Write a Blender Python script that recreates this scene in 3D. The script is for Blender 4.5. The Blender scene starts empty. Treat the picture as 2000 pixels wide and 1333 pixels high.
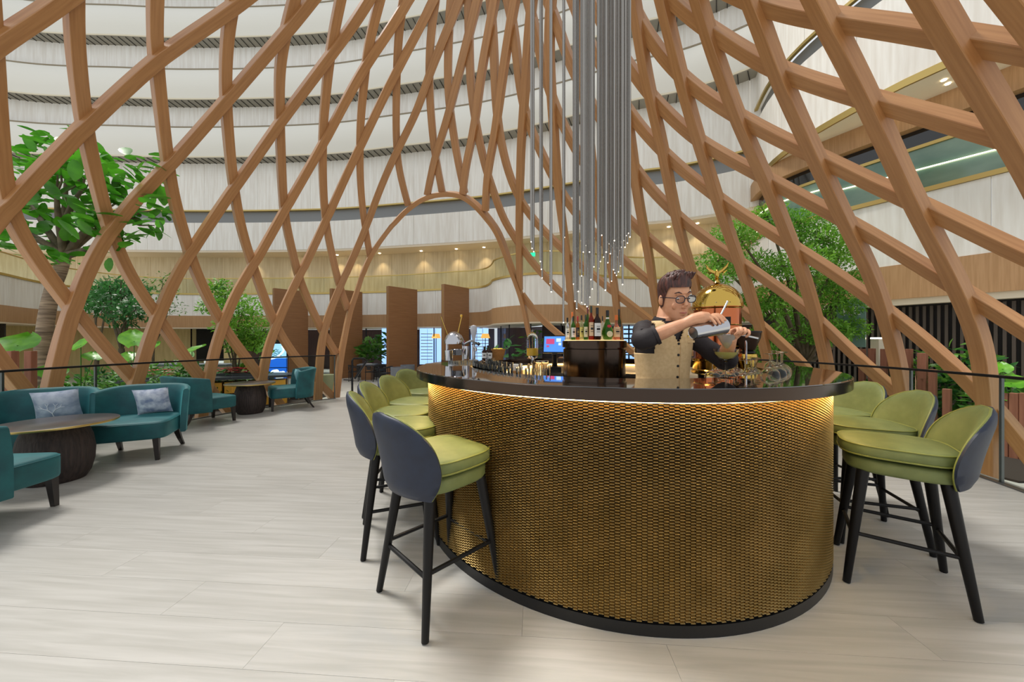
import bpy, bmesh, math, random
import numpy as np
from mathutils import Vector, Matrix
random.seed(7)
SC = bpy.context.scene
COL = SC.collection
PI = math.pi
# ---------------------------------------------------------------- camera, world, sun, exposure
F = 690.0; EYE = 1.303; CX0 = 1000.0; CY0 = 666.5       # focal length in px of the 2000 px frame, eye height, image centre
cam = bpy.data.cameras.new('camera'); cam.sensor_width = 36.0; cam.lens = F / 2000.0 * 36.0
cam.clip_start = 0.05; cam.clip_end = 300
camo = bpy.data.objects.new('camera', cam); COL.objects.link(camo)
camo.location = (0, 0, EYE); camo.rotation_euler = (PI / 2, 0, 0); SC.camera = camo
w = bpy.data.worlds.new('sky'); SC.world = w; w.use_nodes = True
bg = w.node_tree.nodes['Background']; bg.inputs['Color'].default_value = (0.95, 0.975, 1.0, 1); bg.inputs['Strength'].default_value = 0.80
sun = bpy.data.lights.new('skylight_sun', 'SUN'); sun.energy = 3.3; sun.angle = math.radians(16); sun.color = (1, 0.96, 0.9)
suno = bpy.data.objects.new('skylight_sun', sun); COL.objects.link(suno); suno['kind'] = 'helper'
suno.rotation_euler = Vector((0.42, -0.25, -1.0)).to_track_quat('-Z', 'Y').to_euler()
vs = SC.view_settings; vs.view_transform = 'Standard'; vs.look = 'None'; vs.gamma = 1; vs.use_curve_mapping = False; vs.exposure = 0.08
# ---------------------------------------------------------------- pixel helpers
def px(x, y, Y): return Vector(((x - CX0) / F * Y, Y, EYE + (CY0 - y) / F * Y))
def fp(x, y, z=0.0):
    Y = (EYE - z) * F / (y - CY0)
    return Vector(((x - CX0) / F * Y, Y, z))
# ---------------------------------------------------------------- mesh builder
class MB:
    def __init__(s): s.v = []; s.f = []; s.uv = None
    def add(s, vs_, fs):
        o = len(s.v); s.v += [tuple(p) for p in vs_]; s.f += [tuple(i + o for i in f) for f in fs]; return s
    def box(s, c, d, rz=0.0, rot=None):
        M = rot if rot is not None else Matrix.Rotation(rz, 3, 'Z')
        c = Vector(c); P = []
        for dx, dy, dz in ((-1,-1,-1),(1,-1,-1),(1,1,-1),(-1,1,-1),(-1,-1,1),(1,-1,1),(1,1,1),(-1,1,1)):
            P.append(c + M @ Vector((dx*d[0]/2, dy*d[1]/2, dz*d[2]/2)))
        return s.add(P, [(0,3,2,1),(4,5,6,7),(0,1,5,4),(1,2,6,5),(2,3,7,6),(3,0,4,7)])
    def prism(s, poly, z0, z1):
        n = len(poly)
        return s.add([(p[0], p[1], z0) for p in poly] + [(p[0], p[1], z1) for p in poly],
                     [tuple(range(n))[::-1], tuple(range(n, 2*n))] + [(i, (i+1) % n, (i+1) % n + n, i + n) for i in range(n)])
    def lathe(s, prof, n=24, c=(0,0,0), a0=0.0, a1=2*PI, M=None, sx=1.0, sy=1.0, cap=True):
        full = abs(a1 - a0 - 2*PI) < 1e-6; m = n if full else n + 1; P = []; Fc = []; c = Vector(c)
        for r, z in prof:
            for i in range(m):
                a = a0 + (a1 - a0) * i / n
                p = Vector((r*math.cos(a)*sx, r*math.sin(a)*sy, z)); P.append(c + (M @ p if M is not None else p))
        for j in range(len(prof) - 1):
            for i in range(n):
                k = (i + 1) % m; Fc.append((j*m+i, j*m+k, (j+1)*m+k, (j+1)*m+i))
        if full and cap and tuple(prof[0]) != tuple(prof[-1]):
            if prof[0][0] > 1e-6: Fc.append(tuple(range(m))[::-1])
            if prof[-1][0] > 1e-6: Fc.append(tuple(range((len(prof)-1)*m, len(prof)*m)))
        return s.add(P, Fc)
    def tube(s, pts, r, n=8, cap=True, closed=False):
        pts = [Vector(p) for p in pts]; N = len(pts); R = r if isinstance(r, (list, tuple)) else [r]*N; P = []; Fc = []
        t0 = (pts[1]-pts[0]).normalized(); up = Vector((0,0,1)) if abs(t0.z) < 0.9 else Vector((1,0,0))
        nrm = (up - t0*up.dot(t0)).normalized()
        for i, p in enumerate(pts):
            t = ((pts[(i+1) % N] - pts[i-1]) if closed else (pts[min(i+1,N-1)] - pts[max(i-1,0)])).normalized()
            nrm = (nrm - t*nrm.dot(t)).normalized(); b = t.cross(nrm)
            for k in range(n):
                a = 2*PI*k/n; P.append(p + (nrm*math.cos(a) + b*math.sin(a))*R[i])
        for i in range(N if closed else N-1):
            for k in range(n):
                i2 = (i+1) % N; Fc.append((i*n+k, i*n+(k+1) % n, i2*n+(k+1) % n, i2*n+k))
        if cap and not closed: Fc += [tuple(range(n))[::-1], tuple(range((N-1)*n, N*n))]
        return s.add(P, Fc)
    def grid(s, rows, closed_u=False):
        m = len(rows[0]); P = [p for r in rows for p in r]; Fc = []
        for j in range(len(rows)-1):
            for i in range(m if closed_u else m-1):
                k = (i+1) % m; Fc.append((j*m+i, j*m+k, (j+1)*m+k, (j+1)*m+i))
        return s.add(P, Fc)
    def mesh(s, name, smooth=None):
        me = bpy.data.meshes.new(name); me.from_pydata(s.v, [], s.f); me.update()
        if smooth is not None:
            me.polygons.foreach_set('use_smooth', [True]*len(me.polygons))
            if smooth < 3.1: me.set_sharp_from_angle(angle=smooth)
        return me
    def build(s, name, mat, parent=None, loc=(0,0,0), rz=0.0, smooth=0.6, fix=True):
        me = s.mesh(name, smooth)
        if fix:
            bm = bmesh.new(); bm.from_mesh(me); bmesh.ops.recalc_face_normals(bm, faces=bm.faces); bm.to_mesh(me); bm.free()
        return obj(name, me, mat, parent, loc, rz)
def obj(name, me, mat, parent=None, loc=(0,0,0), rz=0.0):
    o = bpy.data.objects.new(name, me); COL.objects.link(o)
    if mat is not None and not me.materials: me.materials.append(mat)
    o.parent = parent; o.location = loc; o.rotation_euler = (0,0,rz) if not isinstance(rz, (tuple, list)) else rz
    return o
def bevel(o, wd, seg=2, ang=0.6):
    m = o.modifiers.new('bevel', 'BEVEL'); m.width = wd; m.segments = seg; m.limit_method = 'ANGLE'; m.angle_limit = ang; return o
def subsurf(o, n=1):
    m = o.modifiers.new('subd', 'SUBSURF'); m.levels = n; m.render_levels = n; return o
def tag(o, label=None, cat=None, group=None, kind=None):
    if label: o['label'] = label
    if cat: o['category'] = cat
    if group: o['group'] = group
    if kind: o['kind'] = kind
    return o
def thing(name, label, cat, loc=(0,0,0), rz=0.0, group=None):
    o = bpy.data.objects.new(name, None); COL.objects.link(o); o.empty_display_size = 0.1
    o.location = loc; o.rotation_euler = (0,0,rz); return tag(o, label, cat, group)
def struct(o): o['kind'] = 'structure'; return o
def holder(name): 
    o = bpy.data.objects.new(name, None); COL.objects.link(o); o.empty_display_size = 0.1; return struct(o)
def copy_tree(o, parent=None):
    c = o.copy(); COL.objects.link(c); c.parent = parent
    for ch in [x for x in o.children]: copy_tree(ch, c)
    return c
# ---------------------------------------------------------------- materials
def sl(c):  # sRGB 0-255 -> linear
    return tuple((v/255/12.92 if v/255 <= 0.04045 else ((v/255+0.055)/1.055)**2.4) for v in c)
MATS = {}
def mat(name, rgb, rough=0.5, metal=0.0, **k):
    m = bpy.data.materials.new(name); MATS[name] = m; m.use_nodes = True; nt = m.node_tree; b = nt.nodes['Principled BSDF']
    c = sl(rgb); b.inputs['Base Color'].default_value = (*c, 1); b.inputs['Roughness'].default_value = rough; b.inputs['Metallic'].default_value = metal
    for key, inp in (('trans','Transmission Weight'),('ior','IOR'),('spec','Specular IOR Level'),('coat','Coat Weight'),('sheen','Sheen Weight'),('alpha','Alpha'),('aniso','Anisotropic'),('sss','Subsurface Weight')):
        if key in k: b.inputs[inp].default_value = k[key]
    if 'sheen' in k: b.inputs['Sheen Roughness'].default_value = 0.4; b.inputs['Sheen Tint'].default_value = (*[min(1, v*2.2+0.05) for v in c], 1)
    if 'emit' in k: b.inputs['Emission Color'].default_value = (*sl(k.get('ecol', rgb)), 1); b.inputs['Emission Strength'].default_value = k['emit']
    if 'rgb2' in k or 'bump' in k:
        co = nt.nodes.new('ShaderNodeTexCoord'); mp = nt.nodes.new('ShaderNodeMapping'); nz = nt.nodes.new('ShaderNodeTexNoise')
        mp.inputs['Scale'].default_value = k.get('scale', (4,4,4)); nz.inputs['Scale'].default_value = k.get('ns', 1.0); nz.inputs['Detail'].default_value = k.get('det', 4.0)
        nz.inputs['Distortion'].default_value = k.get('dist', 0.0)
        src = co.outputs[k.get('coord', 'Object')]
        if k.get('rnd'):
            oi = nt.nodes.new('ShaderNodeObjectInfo'); ml = nt.nodes.new('ShaderNodeMath'); ml.operation = 'MULTIPLY'; ml.inputs[1].default_value = 37.0
            ad = nt.nodes.new('ShaderNodeVectorMath'); ad.operation = 'ADD'
            nt.links.new(oi.outputs['Random'], ml.inputs[0]); nt.links.new(src, ad.inputs[0]); nt.links.new(ml.outputs[0], ad.inputs[1]); src = ad.outputs[0]
        nt.links.new(src, mp.inputs['Vector']); nt.links.new(mp.outputs[0], nz.inputs['Vector'])
        if 'rgb2' in k:
            rp = nt.nodes.new('ShaderNodeValToRGB'); lo, hi = k.get('range', (0.35, 0.65))
            rp.color_ramp.elements[0].position = lo; rp.color_ramp.elements[1].position = hi
            rp.color_ramp.elements[0].color = (*c, 1); rp.color_ramp.elements[1].color = (*sl(k['rgb2']), 1)
            nt.links.new(nz.outputs['Fac'], rp.inputs['Fac']); out = rp.outputs['Color']
            if k.get('rnd'):
                hs = nt.nodes.new('ShaderNodeHueSaturation'); mr = nt.nodes.new('ShaderNodeMapRange'); mr.inputs['To Min'].default_value = 1 - k['rnd']; mr.inputs['To Max'].default_value = 1 + k['rnd']
                nt.links.new(oi.outputs['Random'], mr.inputs['Value']); nt.links.new(mr.outputs[0], hs.inputs['Value']); nt.links.new(out, hs.inputs['Color']); out = hs.outputs['Color']
            nt.links.new(out, b.inputs['Base Color'])
        if 'bump' in k:
            bp = nt.nodes.new('ShaderNodeBump'); bp.inputs['Strength'].default_value = k['bump']; bp.inputs['Distance'].default_value = k.get('bd', 0.01)
            nt.links.new(nz.outputs['Fac'], bp.inputs['Height']); nt.links.new(bp.outputs['Normal'], b.inputs['Normal'])
    return m
M_plank = mat('pale_oak_plank', (168,166,160), 0.36, rgb2=(183,181,176), scale=(1.0,16,16), ns=1.6, det=9, dist=0.5, rnd=0.02, spec=0.35, bump=0.05, bd=0.004)
M_gap = mat('plank_joint', (142,139,133), 0.7)
M_ground = mat('stone_floor', (196,194,184), 0.35, rgb2=(208,206,198), scale=(1,1,1), ns=2)
M_beam = mat('larch_beam', (184,134,84), 0.42, rgb2=(168,118,70), scale=(1.2,26,26), ns=1.3, det=6, coord='UV', rnd=0.06, spec=0.5, coat=0.35)
M_beam.node_tree.nodes['Principled BSDF'].inputs['Coat Roughness'].default_value = 0.3
M_white = mat('white_travertine', (242,240,233), 0.6, rgb2=(228,223,213), scale=(5,5,0.35), ns=2.0, det=6, rnd=0.025)
M_beige = mat('beige_travertine', (222,206,170), 0.6, rgb2=(206,186,146), scale=(5,5,0.4), ns=2.0, det=6, rnd=0.03)
M_plaster = mat('smooth_white_soffit', (230,228,218), 0.3)
M_cream = mat('cream_soffit', (236,222,198), 0.6)
M_oakfas = mat('oak_fascia', (186,146,104), 0.5, rgb2=(172,132,90), scale=(14,14,0.7), ns=2, det=5, rnd=0.03)
M_fin = mat('walnut_fin', (152,108,70), 0.45, rgb2=(138,96,60), scale=(0.8,0.8,22), ns=2, det=5)
M_grey = mat('grey_mesh_band', (128,130,130), 0.5, metal=0.3)
M_slat = mat('grey_slat', (150,146,134), 0.5)
M_pale = mat('pale_trim', (222,212,186), 0.5)
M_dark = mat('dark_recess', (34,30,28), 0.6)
M_gold = mat('brushed_brass_trim', (196,170,104), 0.32, metal=0.9)
M_black = mat('black_metal', (22,22,24), 0.35, metal=0.4)
M_bslat = mat('black_brown_slat', (78,68,60), 0.5)
# ================================================================ SETTING
BC = Vector((0.77, 2.98, 0))          # centre of the round bar
PC = (-0.45, 4.40); PR = 5.05         # platform centre and glass radius
LOWZ = -0.55                          # lobby floor below the platform
def catmull(P, n=8):
    P = [Vector(p) for p in P]; out = []
    for i in range(len(P)-1):
        p0 = P[max(i-1,0)]; p1 = P[i]; p2 = P[i+1]; p3 = P[min(i+2,len(P)-1)]
        for k in range(n):
            t = k/n; out.append(0.5*((2*p1)+(p2-p0)*t+(2*p0-5*p1+4*p2-p3)*t*t+(3*p1-p0-3*p2+p3)*t**3))
    out.append(P[-1]); return out
def resample(P, step):
    out = [P[0]]; acc = 0.0
    for a, b in zip(P, P[1:]):
        L = (b-a).length
        while acc + L >= step:
            t = (step-acc)/L; a = a.lerp(b, t); L = (b-a).length; acc = 0.0; out.append(a.copy())
        acc += L
    if (out[-1]-P[-1]).length > step*0.3: out.append(P[-1])
    return out
# ---- platform floor: planks clipped by the platform circle
floor = holder('floor')
MB().lathe([(0.001,-0.02),(PR+0.12,-0.02),(PR+0.12,LOWZ)], 96, (PC[0],PC[1],-0.008)).build('platform_slab', M_gap, floor)
PA = math.radians(-4); ca, sa = math.cos(PA), math.sin(PA)
def clip_circle(poly, R):
    cp = [(R*math.cos(2*PI*i/120), R*math.sin(2*PI*i/120)) for i in range(120)]
    out = poly
    for i in range(120):
        a = cp[i]; b = cp[(i+1) % 120]; inp = out; out = []
        if not inp: break
        def side(p): return (b[0]-a[0])*(p[1]-a[1])-(b[1]-a[1])*(p[0]-a[0])
        for j in range(len(inp)):
            p, q = inp[j], inp[(j+1) % len(inp)]; sp, sq = side(p), side(q)
            if sp >= 0: out.append(p)
            if (sp >= 0) != (sq >= 0):
                t = sp/(sp-sq); out.append((p[0]+(q[0]-p[0])*t, p[1]+(q[1]-p[1])*t))
    return out
PW, PL = 0.235, 1.72
shared = {}
row = 0; yy = -PR-0.1
while yy < PR+0.1:
    off = (row*0.62) % PL; xx = -PR-0.1-off
    while xx < PR+0.1:
        g = 0.0005
        q = [(xx+g,yy+g),(xx+PL-g,yy+g),(xx+PL-g,yy+PW-g),(xx+g,yy+PW-g)]
        inside = all(math.hypot(*p) < PR+0.08 for p in q)
        c = q if inside else clip_circle(q, PR+0.1)
        if len(c) >= 3:
            x0 = xx+PL/2; y0 = yy+PW/2
            if inside and 'm' in shared: me = shared['m']
            else:
                me = MB().prism([(p[0]-x0,p[1]-y0) for p in c], -0.02, 0.0).mesh('floor_plank', None)
                if inside: shared['m'] = me
            wx = PC[0]+x0*ca-y0*sa; wy = PC[1]+x0*sa+y0*ca
            if wy > -0.6: obj('floor_plank', me, M_plank, floor, (wx,wy,0), PA)
        xx += PL
    yy += PW; row += 1
# ---- lobby floor
lob = MB().prism([(-45,-6),(30,-6),(30,34),(-45,34)], LOWZ-0.1, LOWZ).build('floor_lobby', M_ground, None, smooth=None); struct(lob)
# ---- plan curves (inner face), x y pairs
UP = [(-34,15),(-27.1,18.7),(-20.5,19.4),(-15.3,19.5),(-9.8,19.2),(-5.9,18.5),(-2.05,17.7),(0,17.1),(2.4,16.2),(5.2,15.0),(6.8,14.5),(8.6,13.5),(9.6,12.6)]
LOW = [(-17.5,8.5),(-18.6,11.2),(-19.6,13.4),(-21.0,16.0),(-20.6,18.4),(-18.4,19.5),(-15,19.5),(-9.8,19.2),(-5.9,18.5),(-3.6,17.8),(-2.2,17.4)]
BUL = [(-2.2,17.4),(-1.35,16.9),(-0.95,15.9),(-0.75,15.0),(0.1,14.0),(1.2,13.55),(2.6,13.7),(4.0,14.3),(5.4,14.6),(6.8,14.4),(8.6,13.5),(9.8,12.6)]
RGT = [(12.4,3.6),(11.5,5.4),(10.5,7.2),(9.4,9.3),(8.7,10.7),(8.5,11.8),(8.9,13.2),(9.8,14.5)]
OVH = [(11.2,2.6),(10.3,4.9),(9.54,6.58),(9.2,7.25),(8.77,8.19),(8.45,9.67),(8.42,10.8),(8.6,11.9),(9.15,13.4),(9.8,15.2)]
def curve(P, step=0.5): return resample(catmull([(a,b,0) for a,b in P], 10), step)
CEN = Vector((-4, 6, 0))
def offs(P, d):      # move a plan curve by d towards the room
    out = []
    for i, p in enumerate(P):
        t = (P[min(i+1,len(P)-1)]-P[max(i-1,0)]).normalized(); n = Vector((t.y,-t.x,0))
        if n.dot(CEN-p) < 0: n = -n
        out.append(p+n*d)
    return out
def strip(P, z0, z1, mtl, name, parent, d0=0.0, d1=0.0, thick=0.12, rows=None):
    """one continuous band with thickness along plan P; d0/d1 offsets at bottom/top, rows = extra (z,d)"""
    prof = rows or [(z0,d0),(z1,d1)]
    front = [[Vector((p.x,p.y,z)) for p in offs(P,d)] for z, d in prof]
    back = [[Vector((p.x,p.y,z)) for p in offs(P,min(prof[0][1],prof[-1][1])-thick)] for z in (prof[-1][0], prof[0][0])]
    return MB().grid(front+back+[front[0]]).build(name, mtl, parent, smooth=0.7)
def panels(P, z0, z1, mtl, name, parent, d=0.0, per=4, gap=0.012, thick=0.06):
    """cladding panels, each a part of its own"""
    Q = offs(P, d); B = offs(P, d-thick); i = 0
    while i < len(Q)-1:
        j = min(i+per, len(Q)-1)
        if len(Q)-1-j < 2: j = len(Q)-1
        f = [q.copy() for q in Q[i:j+1]]; b = [q.copy() for q in B[i:j+1]]
        f[0] = f[0].lerp(f[1], gap/max(.05,(f[1]-f[0]).length)); b[0] = b[0].lerp(b[1], gap/max(.05,(b[1]-b[0]).length))
        ring = f+b[::-1]
        MB().prism([(p.x,p.y) for p in ring], z0+0.004, z1-0.004).build(name, mtl, parent, smooth=0.5)
        i = j
M_slat2 = mat('bronze_line', (140,128,104), .5)
wf = holder('wall_far')
cl = curve(LOW); cb = curve(BUL, 0.4); cu = curve(UP)
for c, dd in ((cl,0),(cb,0)):
    strip(c, 2.05, 2.7, M_oakfas, 'fascia', wf, 0.02, 0.02, 0.3)
    panels(c, 2.7, 3.86, M_white, 'stone_panel', wf, 0.0, 4)
    strip(c, 3.86, 3.95, M_gold, 'brass_edge', wf, 0.04, 0.04, 0.3)
    strip(c, 2.0, 2.06, M_cream, 'soffit', wf, 0.0, 0.0, 2.2)
    strip(c, 3.84, 3.92, M_beige, 'gallery_floor', wf, -0.05, -0.05, 2.4)
M_bal = mat('balustrade_glass', (240,247,238), 0.03, trans=1.0, ior=1.02, spec=0.2)
for c in (cl, cb):
    strip(c, 4.74, 4.79, M_gold, 'gallery_handrail', wf, -0.02, -0.02, 0.05)
    strip(c, 3.95, 4.74, M_bal, 'gallery_glass', wf, -0.03, -0.03, 0.012)
cbk = [p for p in offs(curve(UP[:9]), -1.2)]
panels(cbk, 3.9, 6.25, M_beige, 'beige_panel', wf, 0.0, 4)
cbk2 = [p for p in offs(curve(UP[7:]), -0.9)]
panels(cbk2, 3.9, 6.25, M_beige, 'beige_panel', wf, 0.0, 3)
strip(cu, 6.2, 6.3, M_cream, 'soffit', wf, 0, 0, 1.6)
panels(cu, 6.3, 7.82, M_white, 'stone_panel', wf, 0.06, 5)
strip(cu, 7.82, 8.47, M_grey, 'mesh_band', wf, -0.12, -0.12, 0.1)
strip(cu, 8.45, 8.52, M_gold, 'trim_line', wf, 0.06, 0.06, 0.2)
panels(cu, 8.52, 11.12, M_white, 'stone_panel', wf, 0.02, 6)
ZL = (11.1, 14.2, 17.5, 20.7, 23.9)
for z, zn in zip(ZL, ZL[1:]):
    strip(cu, z, z+0.06, M_slat, 'slat_soffit', wf, 0.62, 0.62, 0.62)
    b = MB(); Q0 = resample(cu, 0.36); A = offs(Q0, 0.02); B = offs(Q0, 0.6)
    for a, c_ in zip(A, B):
        dr = (c_-a).normalized(); n = Vector((-dr.y,dr.x,0))*0.012
        b.prism([tuple((a-n)[:2]),tuple((c_-n)[:2]),tuple((c_+n)[:2]),tuple((a+n)[:2])], z-0.03, z-0.001)
    tag(b.build('soffit_slats', M_dark, wf, smooth=None), kind='stuff')
    strip(cu, z+.02, z+0.09, M_pale, 'trim_line', wf, 0.64, 0.64, 0.04)
    strip(cu, 0, 0, M_plaster, 'parapet', wf, rows=[(z+0.07,0.6),(z+0.5,0.78),(z+0.95,0.82),(z+1.35,0.74),(z+1.62,0.62)], thick=0.7)
    strip(cu, z+1.62, z+1.68, M_slat2, 'trim_line', wf, 0.64, 0.64, 0.7)
    panels(cu, z+1.68, zn+.02, M_white, 'stone_panel', wf, 0.02, 8)
# ---- right wing
wr = holder('wall_right'); cr = curve(RGT, 0.45); co = curve(OVH, 0.45)
CEN = Vector((0, 7, 0))
strip(cr, 2.35, 3.2, M_oakfas, 'fascia', wr, 0.05, 0.05, 0.3)
panels(cr, 3.2, 4.84, M_white, 'stone_panel', wr, 0.03, 5)
strip(cr, 4.84, 4.95, M_gold, 'brass_sill', wr, 0.08, 0.08, 0.25)
M_win = mat('green_window_glass', (84,118,104), 0.08, spec=0.8, rgb2=(128,156,138), scale=(0.4,0.4,0.8), ns=1.5)
M_winb = mat('black_window_glass', (26,28,30), 0.06, spec=0.8)
crw = offs(cr, -0.25)
i = 0
while i < len(crw)-1:
    j = min(i+4, len(crw)-1); seg = crw[i:j+1]
    strip(seg, 4.95, 6.02, M_win, 'window_pane', wr, 0, 0, 0.03); strip(seg, 6.1, 6.55, M_winb, 'window_pane', wr, 0, 0, 0.03); i = j
strip(cr, 6.02, 6.1, M_gold, 'window_rail', wr, -0.2, -0.2, 0.06)
strip(cr, 6.5, 7.08, M_oakfas, 'fascia', wr, 0.0, 0.0, 0.4)
strip(co, 7.05, 7.12, M_cream, 'soffit', wr, -0.02, -0.02, 2.0)
strip(co, 7.03, 7.2, M_gold, 'trim_line', wr, 0.03, 0.03, 0.05)
panels(co, 7.2, 9.35, M_white, 'stone_panel', wr, 0.0, 5)
strip(co, 9.35, 9.85, M_grey, 'mesh_band', wr, -0.15, -0.15, 0.1)
strip(co, 9.83, 9.92, M_gold, 'trim_line', wr, 0.04, 0.04, 0.1)
panels(co, 9.92, 13.2, M_white, 'stone_panel', wr, 0.0, 6)
panels(co, 13.2, 17.0, M_white, 'stone_panel', wr, 0.0, 6)
M_reflection = mat('glow_strip', (255,240,205), 0.5, emit=6.0)
for a, b_, z in ((2.2,7.5,5.35),(7.6,12.2,5.75),(9.0,13.5,5.25)):   # strip-light reflections in the window glass, painted in as glowing tubes
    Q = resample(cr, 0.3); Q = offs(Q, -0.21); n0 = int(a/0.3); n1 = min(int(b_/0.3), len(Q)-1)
    if n1-n0 > 2: MB().tube([Q[k]+Vector((0,0,z+0.25*(k-n0)/(n1-n0))) for k in range(n0,n1)], 0.012, 6).build('painted_reflection_line', M_reflection, wr)
# slatted wall below the right wing
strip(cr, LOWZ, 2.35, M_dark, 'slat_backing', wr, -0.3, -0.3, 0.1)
strip(cr, 2.2, 2.36, M_cream, 'soffit', wr, 0.0, 0.0, 0.4)
Q = [p for p in offs(resample(cr[:int(len(cr)*0.78)], 0.115), -0.24)]
me = MB().box((0,0,1.25),(0.05,0.07,2.5)).mesh('black_slat', None)
for a, b_ in zip(Q, Q[1:]):
    d = b_-a; obj('black_slat', me, M_bslat, wr, (a.x,a.y,-0.35), math.atan2(d.y,d.x))
# downlights
M_lamp = mat('downlight_glow', (255,236,200), 0.5, emit=12.0)
def downlight(p, parent, power=0, r=0.05, tilt=None):
    MB().lathe([(0.001,-0.004),(r,-0.004),(r,0.01),(r*1.25,0.01),(r*1.25,-0.008)], 12).build('downlight', M_lamp, parent, p)
    if power:
        l = bpy.data.lights.new('downlight_lamp', 'SPOT'); l.energy = power; l.spot_size = 1.5; l.spot_blend = 0.7; l.color = (1,0.8,0.52); l.shadow_soft_size = 0.05
        o = bpy.data.objects.new('downlight_lamp', l); COL.objects.link(o); o.location = (p[0],p[1],p[2]-0.03); o.parent = parent
for x in (500, 585, 660, 700, 755, 830, 890, 945):   # wash on the beige gallery wall
    k = min(range(len(cbk)), key=lambda i: abs(CX0+F*cbk[i].x/cbk[i].y-x))
    p = offs(cbk, 0.35)[k]; downlight((p.x,p.y,6.19), wf, 42)
for x in (1250, 1300, 1350):
    k = min(range(len(cbk2)), key=lambda i: abs(CX0+F*cbk2[i].x/cbk2[i].y-x))
    p = offs(cbk2, 0.35)[k]; downlight((p.x,p.y,6.19), wf, 40)
for x in (1655, 1720, 1855, 1990):
    k = min(range(len(co)), key=lambda i: abs(CX0+F*co[i].x/co[i].y-x))
    for s in (0.5, 0.75):
        p = offs(co, -s)[k]; downlight((p.x,p.y,7.045), wr, 0, 0.035)
# ---- timber fins in front of the far wall
def fin(x0, y0, x1, y1, lab):
    a = Vector((x0,y0,0))*.935; b = Vector((x1,y1,0))*.935; d = (b-a); L = d.length; rz = math.atan2(d.y,d.x)
    t = thing('timber_fin', lab, 'wall panel', (a.x,a.y,LOWZ), rz, 'tall timber fins before the far wall')
    bevel(MB().box((L/2,0.055,2.2),(L,0.09,4.4)).build('board', M_fin, t, smooth=None), 0.008)
    bevel(MB().box((L/2,-0.055,2.2),(L,0.09,4.4)).build('board', M_fin, t, smooth=None), 0.008)
    MB().box((0.03,0,2.2),(0.05,0.03,4.36)).build('brass_inlay', M_gold, t, smooth=None)
fin(-12.3,19.1-0.9,-11.3,20.4-0.9,'tall timber fin farthest left, behind the lit advertising screen')
fin(-9.4,18.3,-8.4,19.7,'tall timber fin seen through the left foot of the doorway arch')
fin(-6.17,17.5,-5.1,18.8,'tall timber fin behind the dark cafe chairs, between the foliage and bar')
fin(-3.31,16.9,-2.3,18.3,'tall timber fin closest to the bar counter, rightmost of four')
# ---- ground floor behind the far wall: glazing, interiors, openings
gi = holder('wall_ground')
c2 = offs(cl, -1.6) ; c3 = offs(cb, -1.2)
M_blue = mat('daylit_window', (150,185,235), 0.3, emit=1.6, ecol=(160,195,245))
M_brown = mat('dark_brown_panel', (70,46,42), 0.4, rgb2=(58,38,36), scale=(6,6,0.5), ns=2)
M_ylw = mat('gallery_cream_wall', (206,186,130), 0.6, rgb2=(192,172,116), scale=(5,5,0.5), ns=2)
nl = len(c2)
def xs(p): return CX0+F*p.x/p.y
segA = [p for p in c2 if xs(p) < 400 and xs(p) > -250]; panels(segA, LOWZ, 2.05, M_ylw, 'wall_panel', gi, 0, 5)
segB = [p for p in c2 if xs(p) >= 395]; 
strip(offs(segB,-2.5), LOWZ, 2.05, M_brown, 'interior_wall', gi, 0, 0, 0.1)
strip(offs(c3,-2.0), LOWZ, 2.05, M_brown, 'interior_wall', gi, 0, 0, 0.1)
col = MB().lathe([(0.45,LOWZ),(0.45,2.05)], 32, (-14.6,18.6,0)).build('wall_column', M_ylw, None, smooth=0.6); struct(col)
def wallrect(x0, x1, ya, yb, Y, m, name, parent, th=0.05):
    a = px(x0,ya,Y); b = px(x1,yb,Y)
    return MB().box(((a.x+b.x)/2,Y,(a.z+b.z)/2),(abs(b.x-a.x),th,abs(a.z-b.z))).build(name, m, parent, smooth=None)
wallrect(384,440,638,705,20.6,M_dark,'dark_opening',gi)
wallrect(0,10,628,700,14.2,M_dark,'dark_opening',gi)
for x0,x1 in ((746,760),(820,866),(920,955)):
    for k in range(3 if x1-x0 > 20 else 1):
        n = 3 if x1-x0 > 20 else 1; a = x0+(x1-x0)*k/n; b_ = x0+(x1-x0)*(k+1)/n-1
        wallrect(a,b_,638,712,19.6,M_blue,'window_pane',gi)
for k in range(9): wallrect(922,954,652+k*6.2,653.4+k*6.2,19.5,M_white,'blind_slat',gi,0.02)
for k in range(9): wallrect(822,845,652+k*6.2,653.4+k*6.2,19.5,M_white,'blind_slat',gi,0.02)
for x0,x1 in ((1218,1246),): wallrect(x0,x1,632,700,17.4,M_blue,'window_pane',gi)
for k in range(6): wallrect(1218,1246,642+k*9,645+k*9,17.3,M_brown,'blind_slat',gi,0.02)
M_shop = mat('shopfront_glass', (225,232,235), 0.02, trans=1.0, ior=1.02, spec=0.6)
for c in (offs(segB,0.9), offs(c3,0.6)):
    i = 0
    while i < len(c)-1:
        j = min(i+4,len(c)-1); strip(c[i:j+1], LOWZ, 2.0, M_shop, 'shop_glass', gi, 0, 0, 0.02)
        MB().box((c[i].x,c[i].y,(2.0+LOWZ)/2),(0.05,0.05,2.0-LOWZ)).build('mullion', M_black, gi, smooth=None); i = j
# emergency exit sign on the gallery
M_exit = mat('exit_sign_green', (40,200,160), 0.4, emit=1.2)
es = MB().box((0,0,0),(0.5,0.06,0.24)).build('exit_sign', M_exit, None, px(1035,496,16.6)); tag(es, 'small green lit exit sign on the upper gallery wall', 'exit sign')
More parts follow.
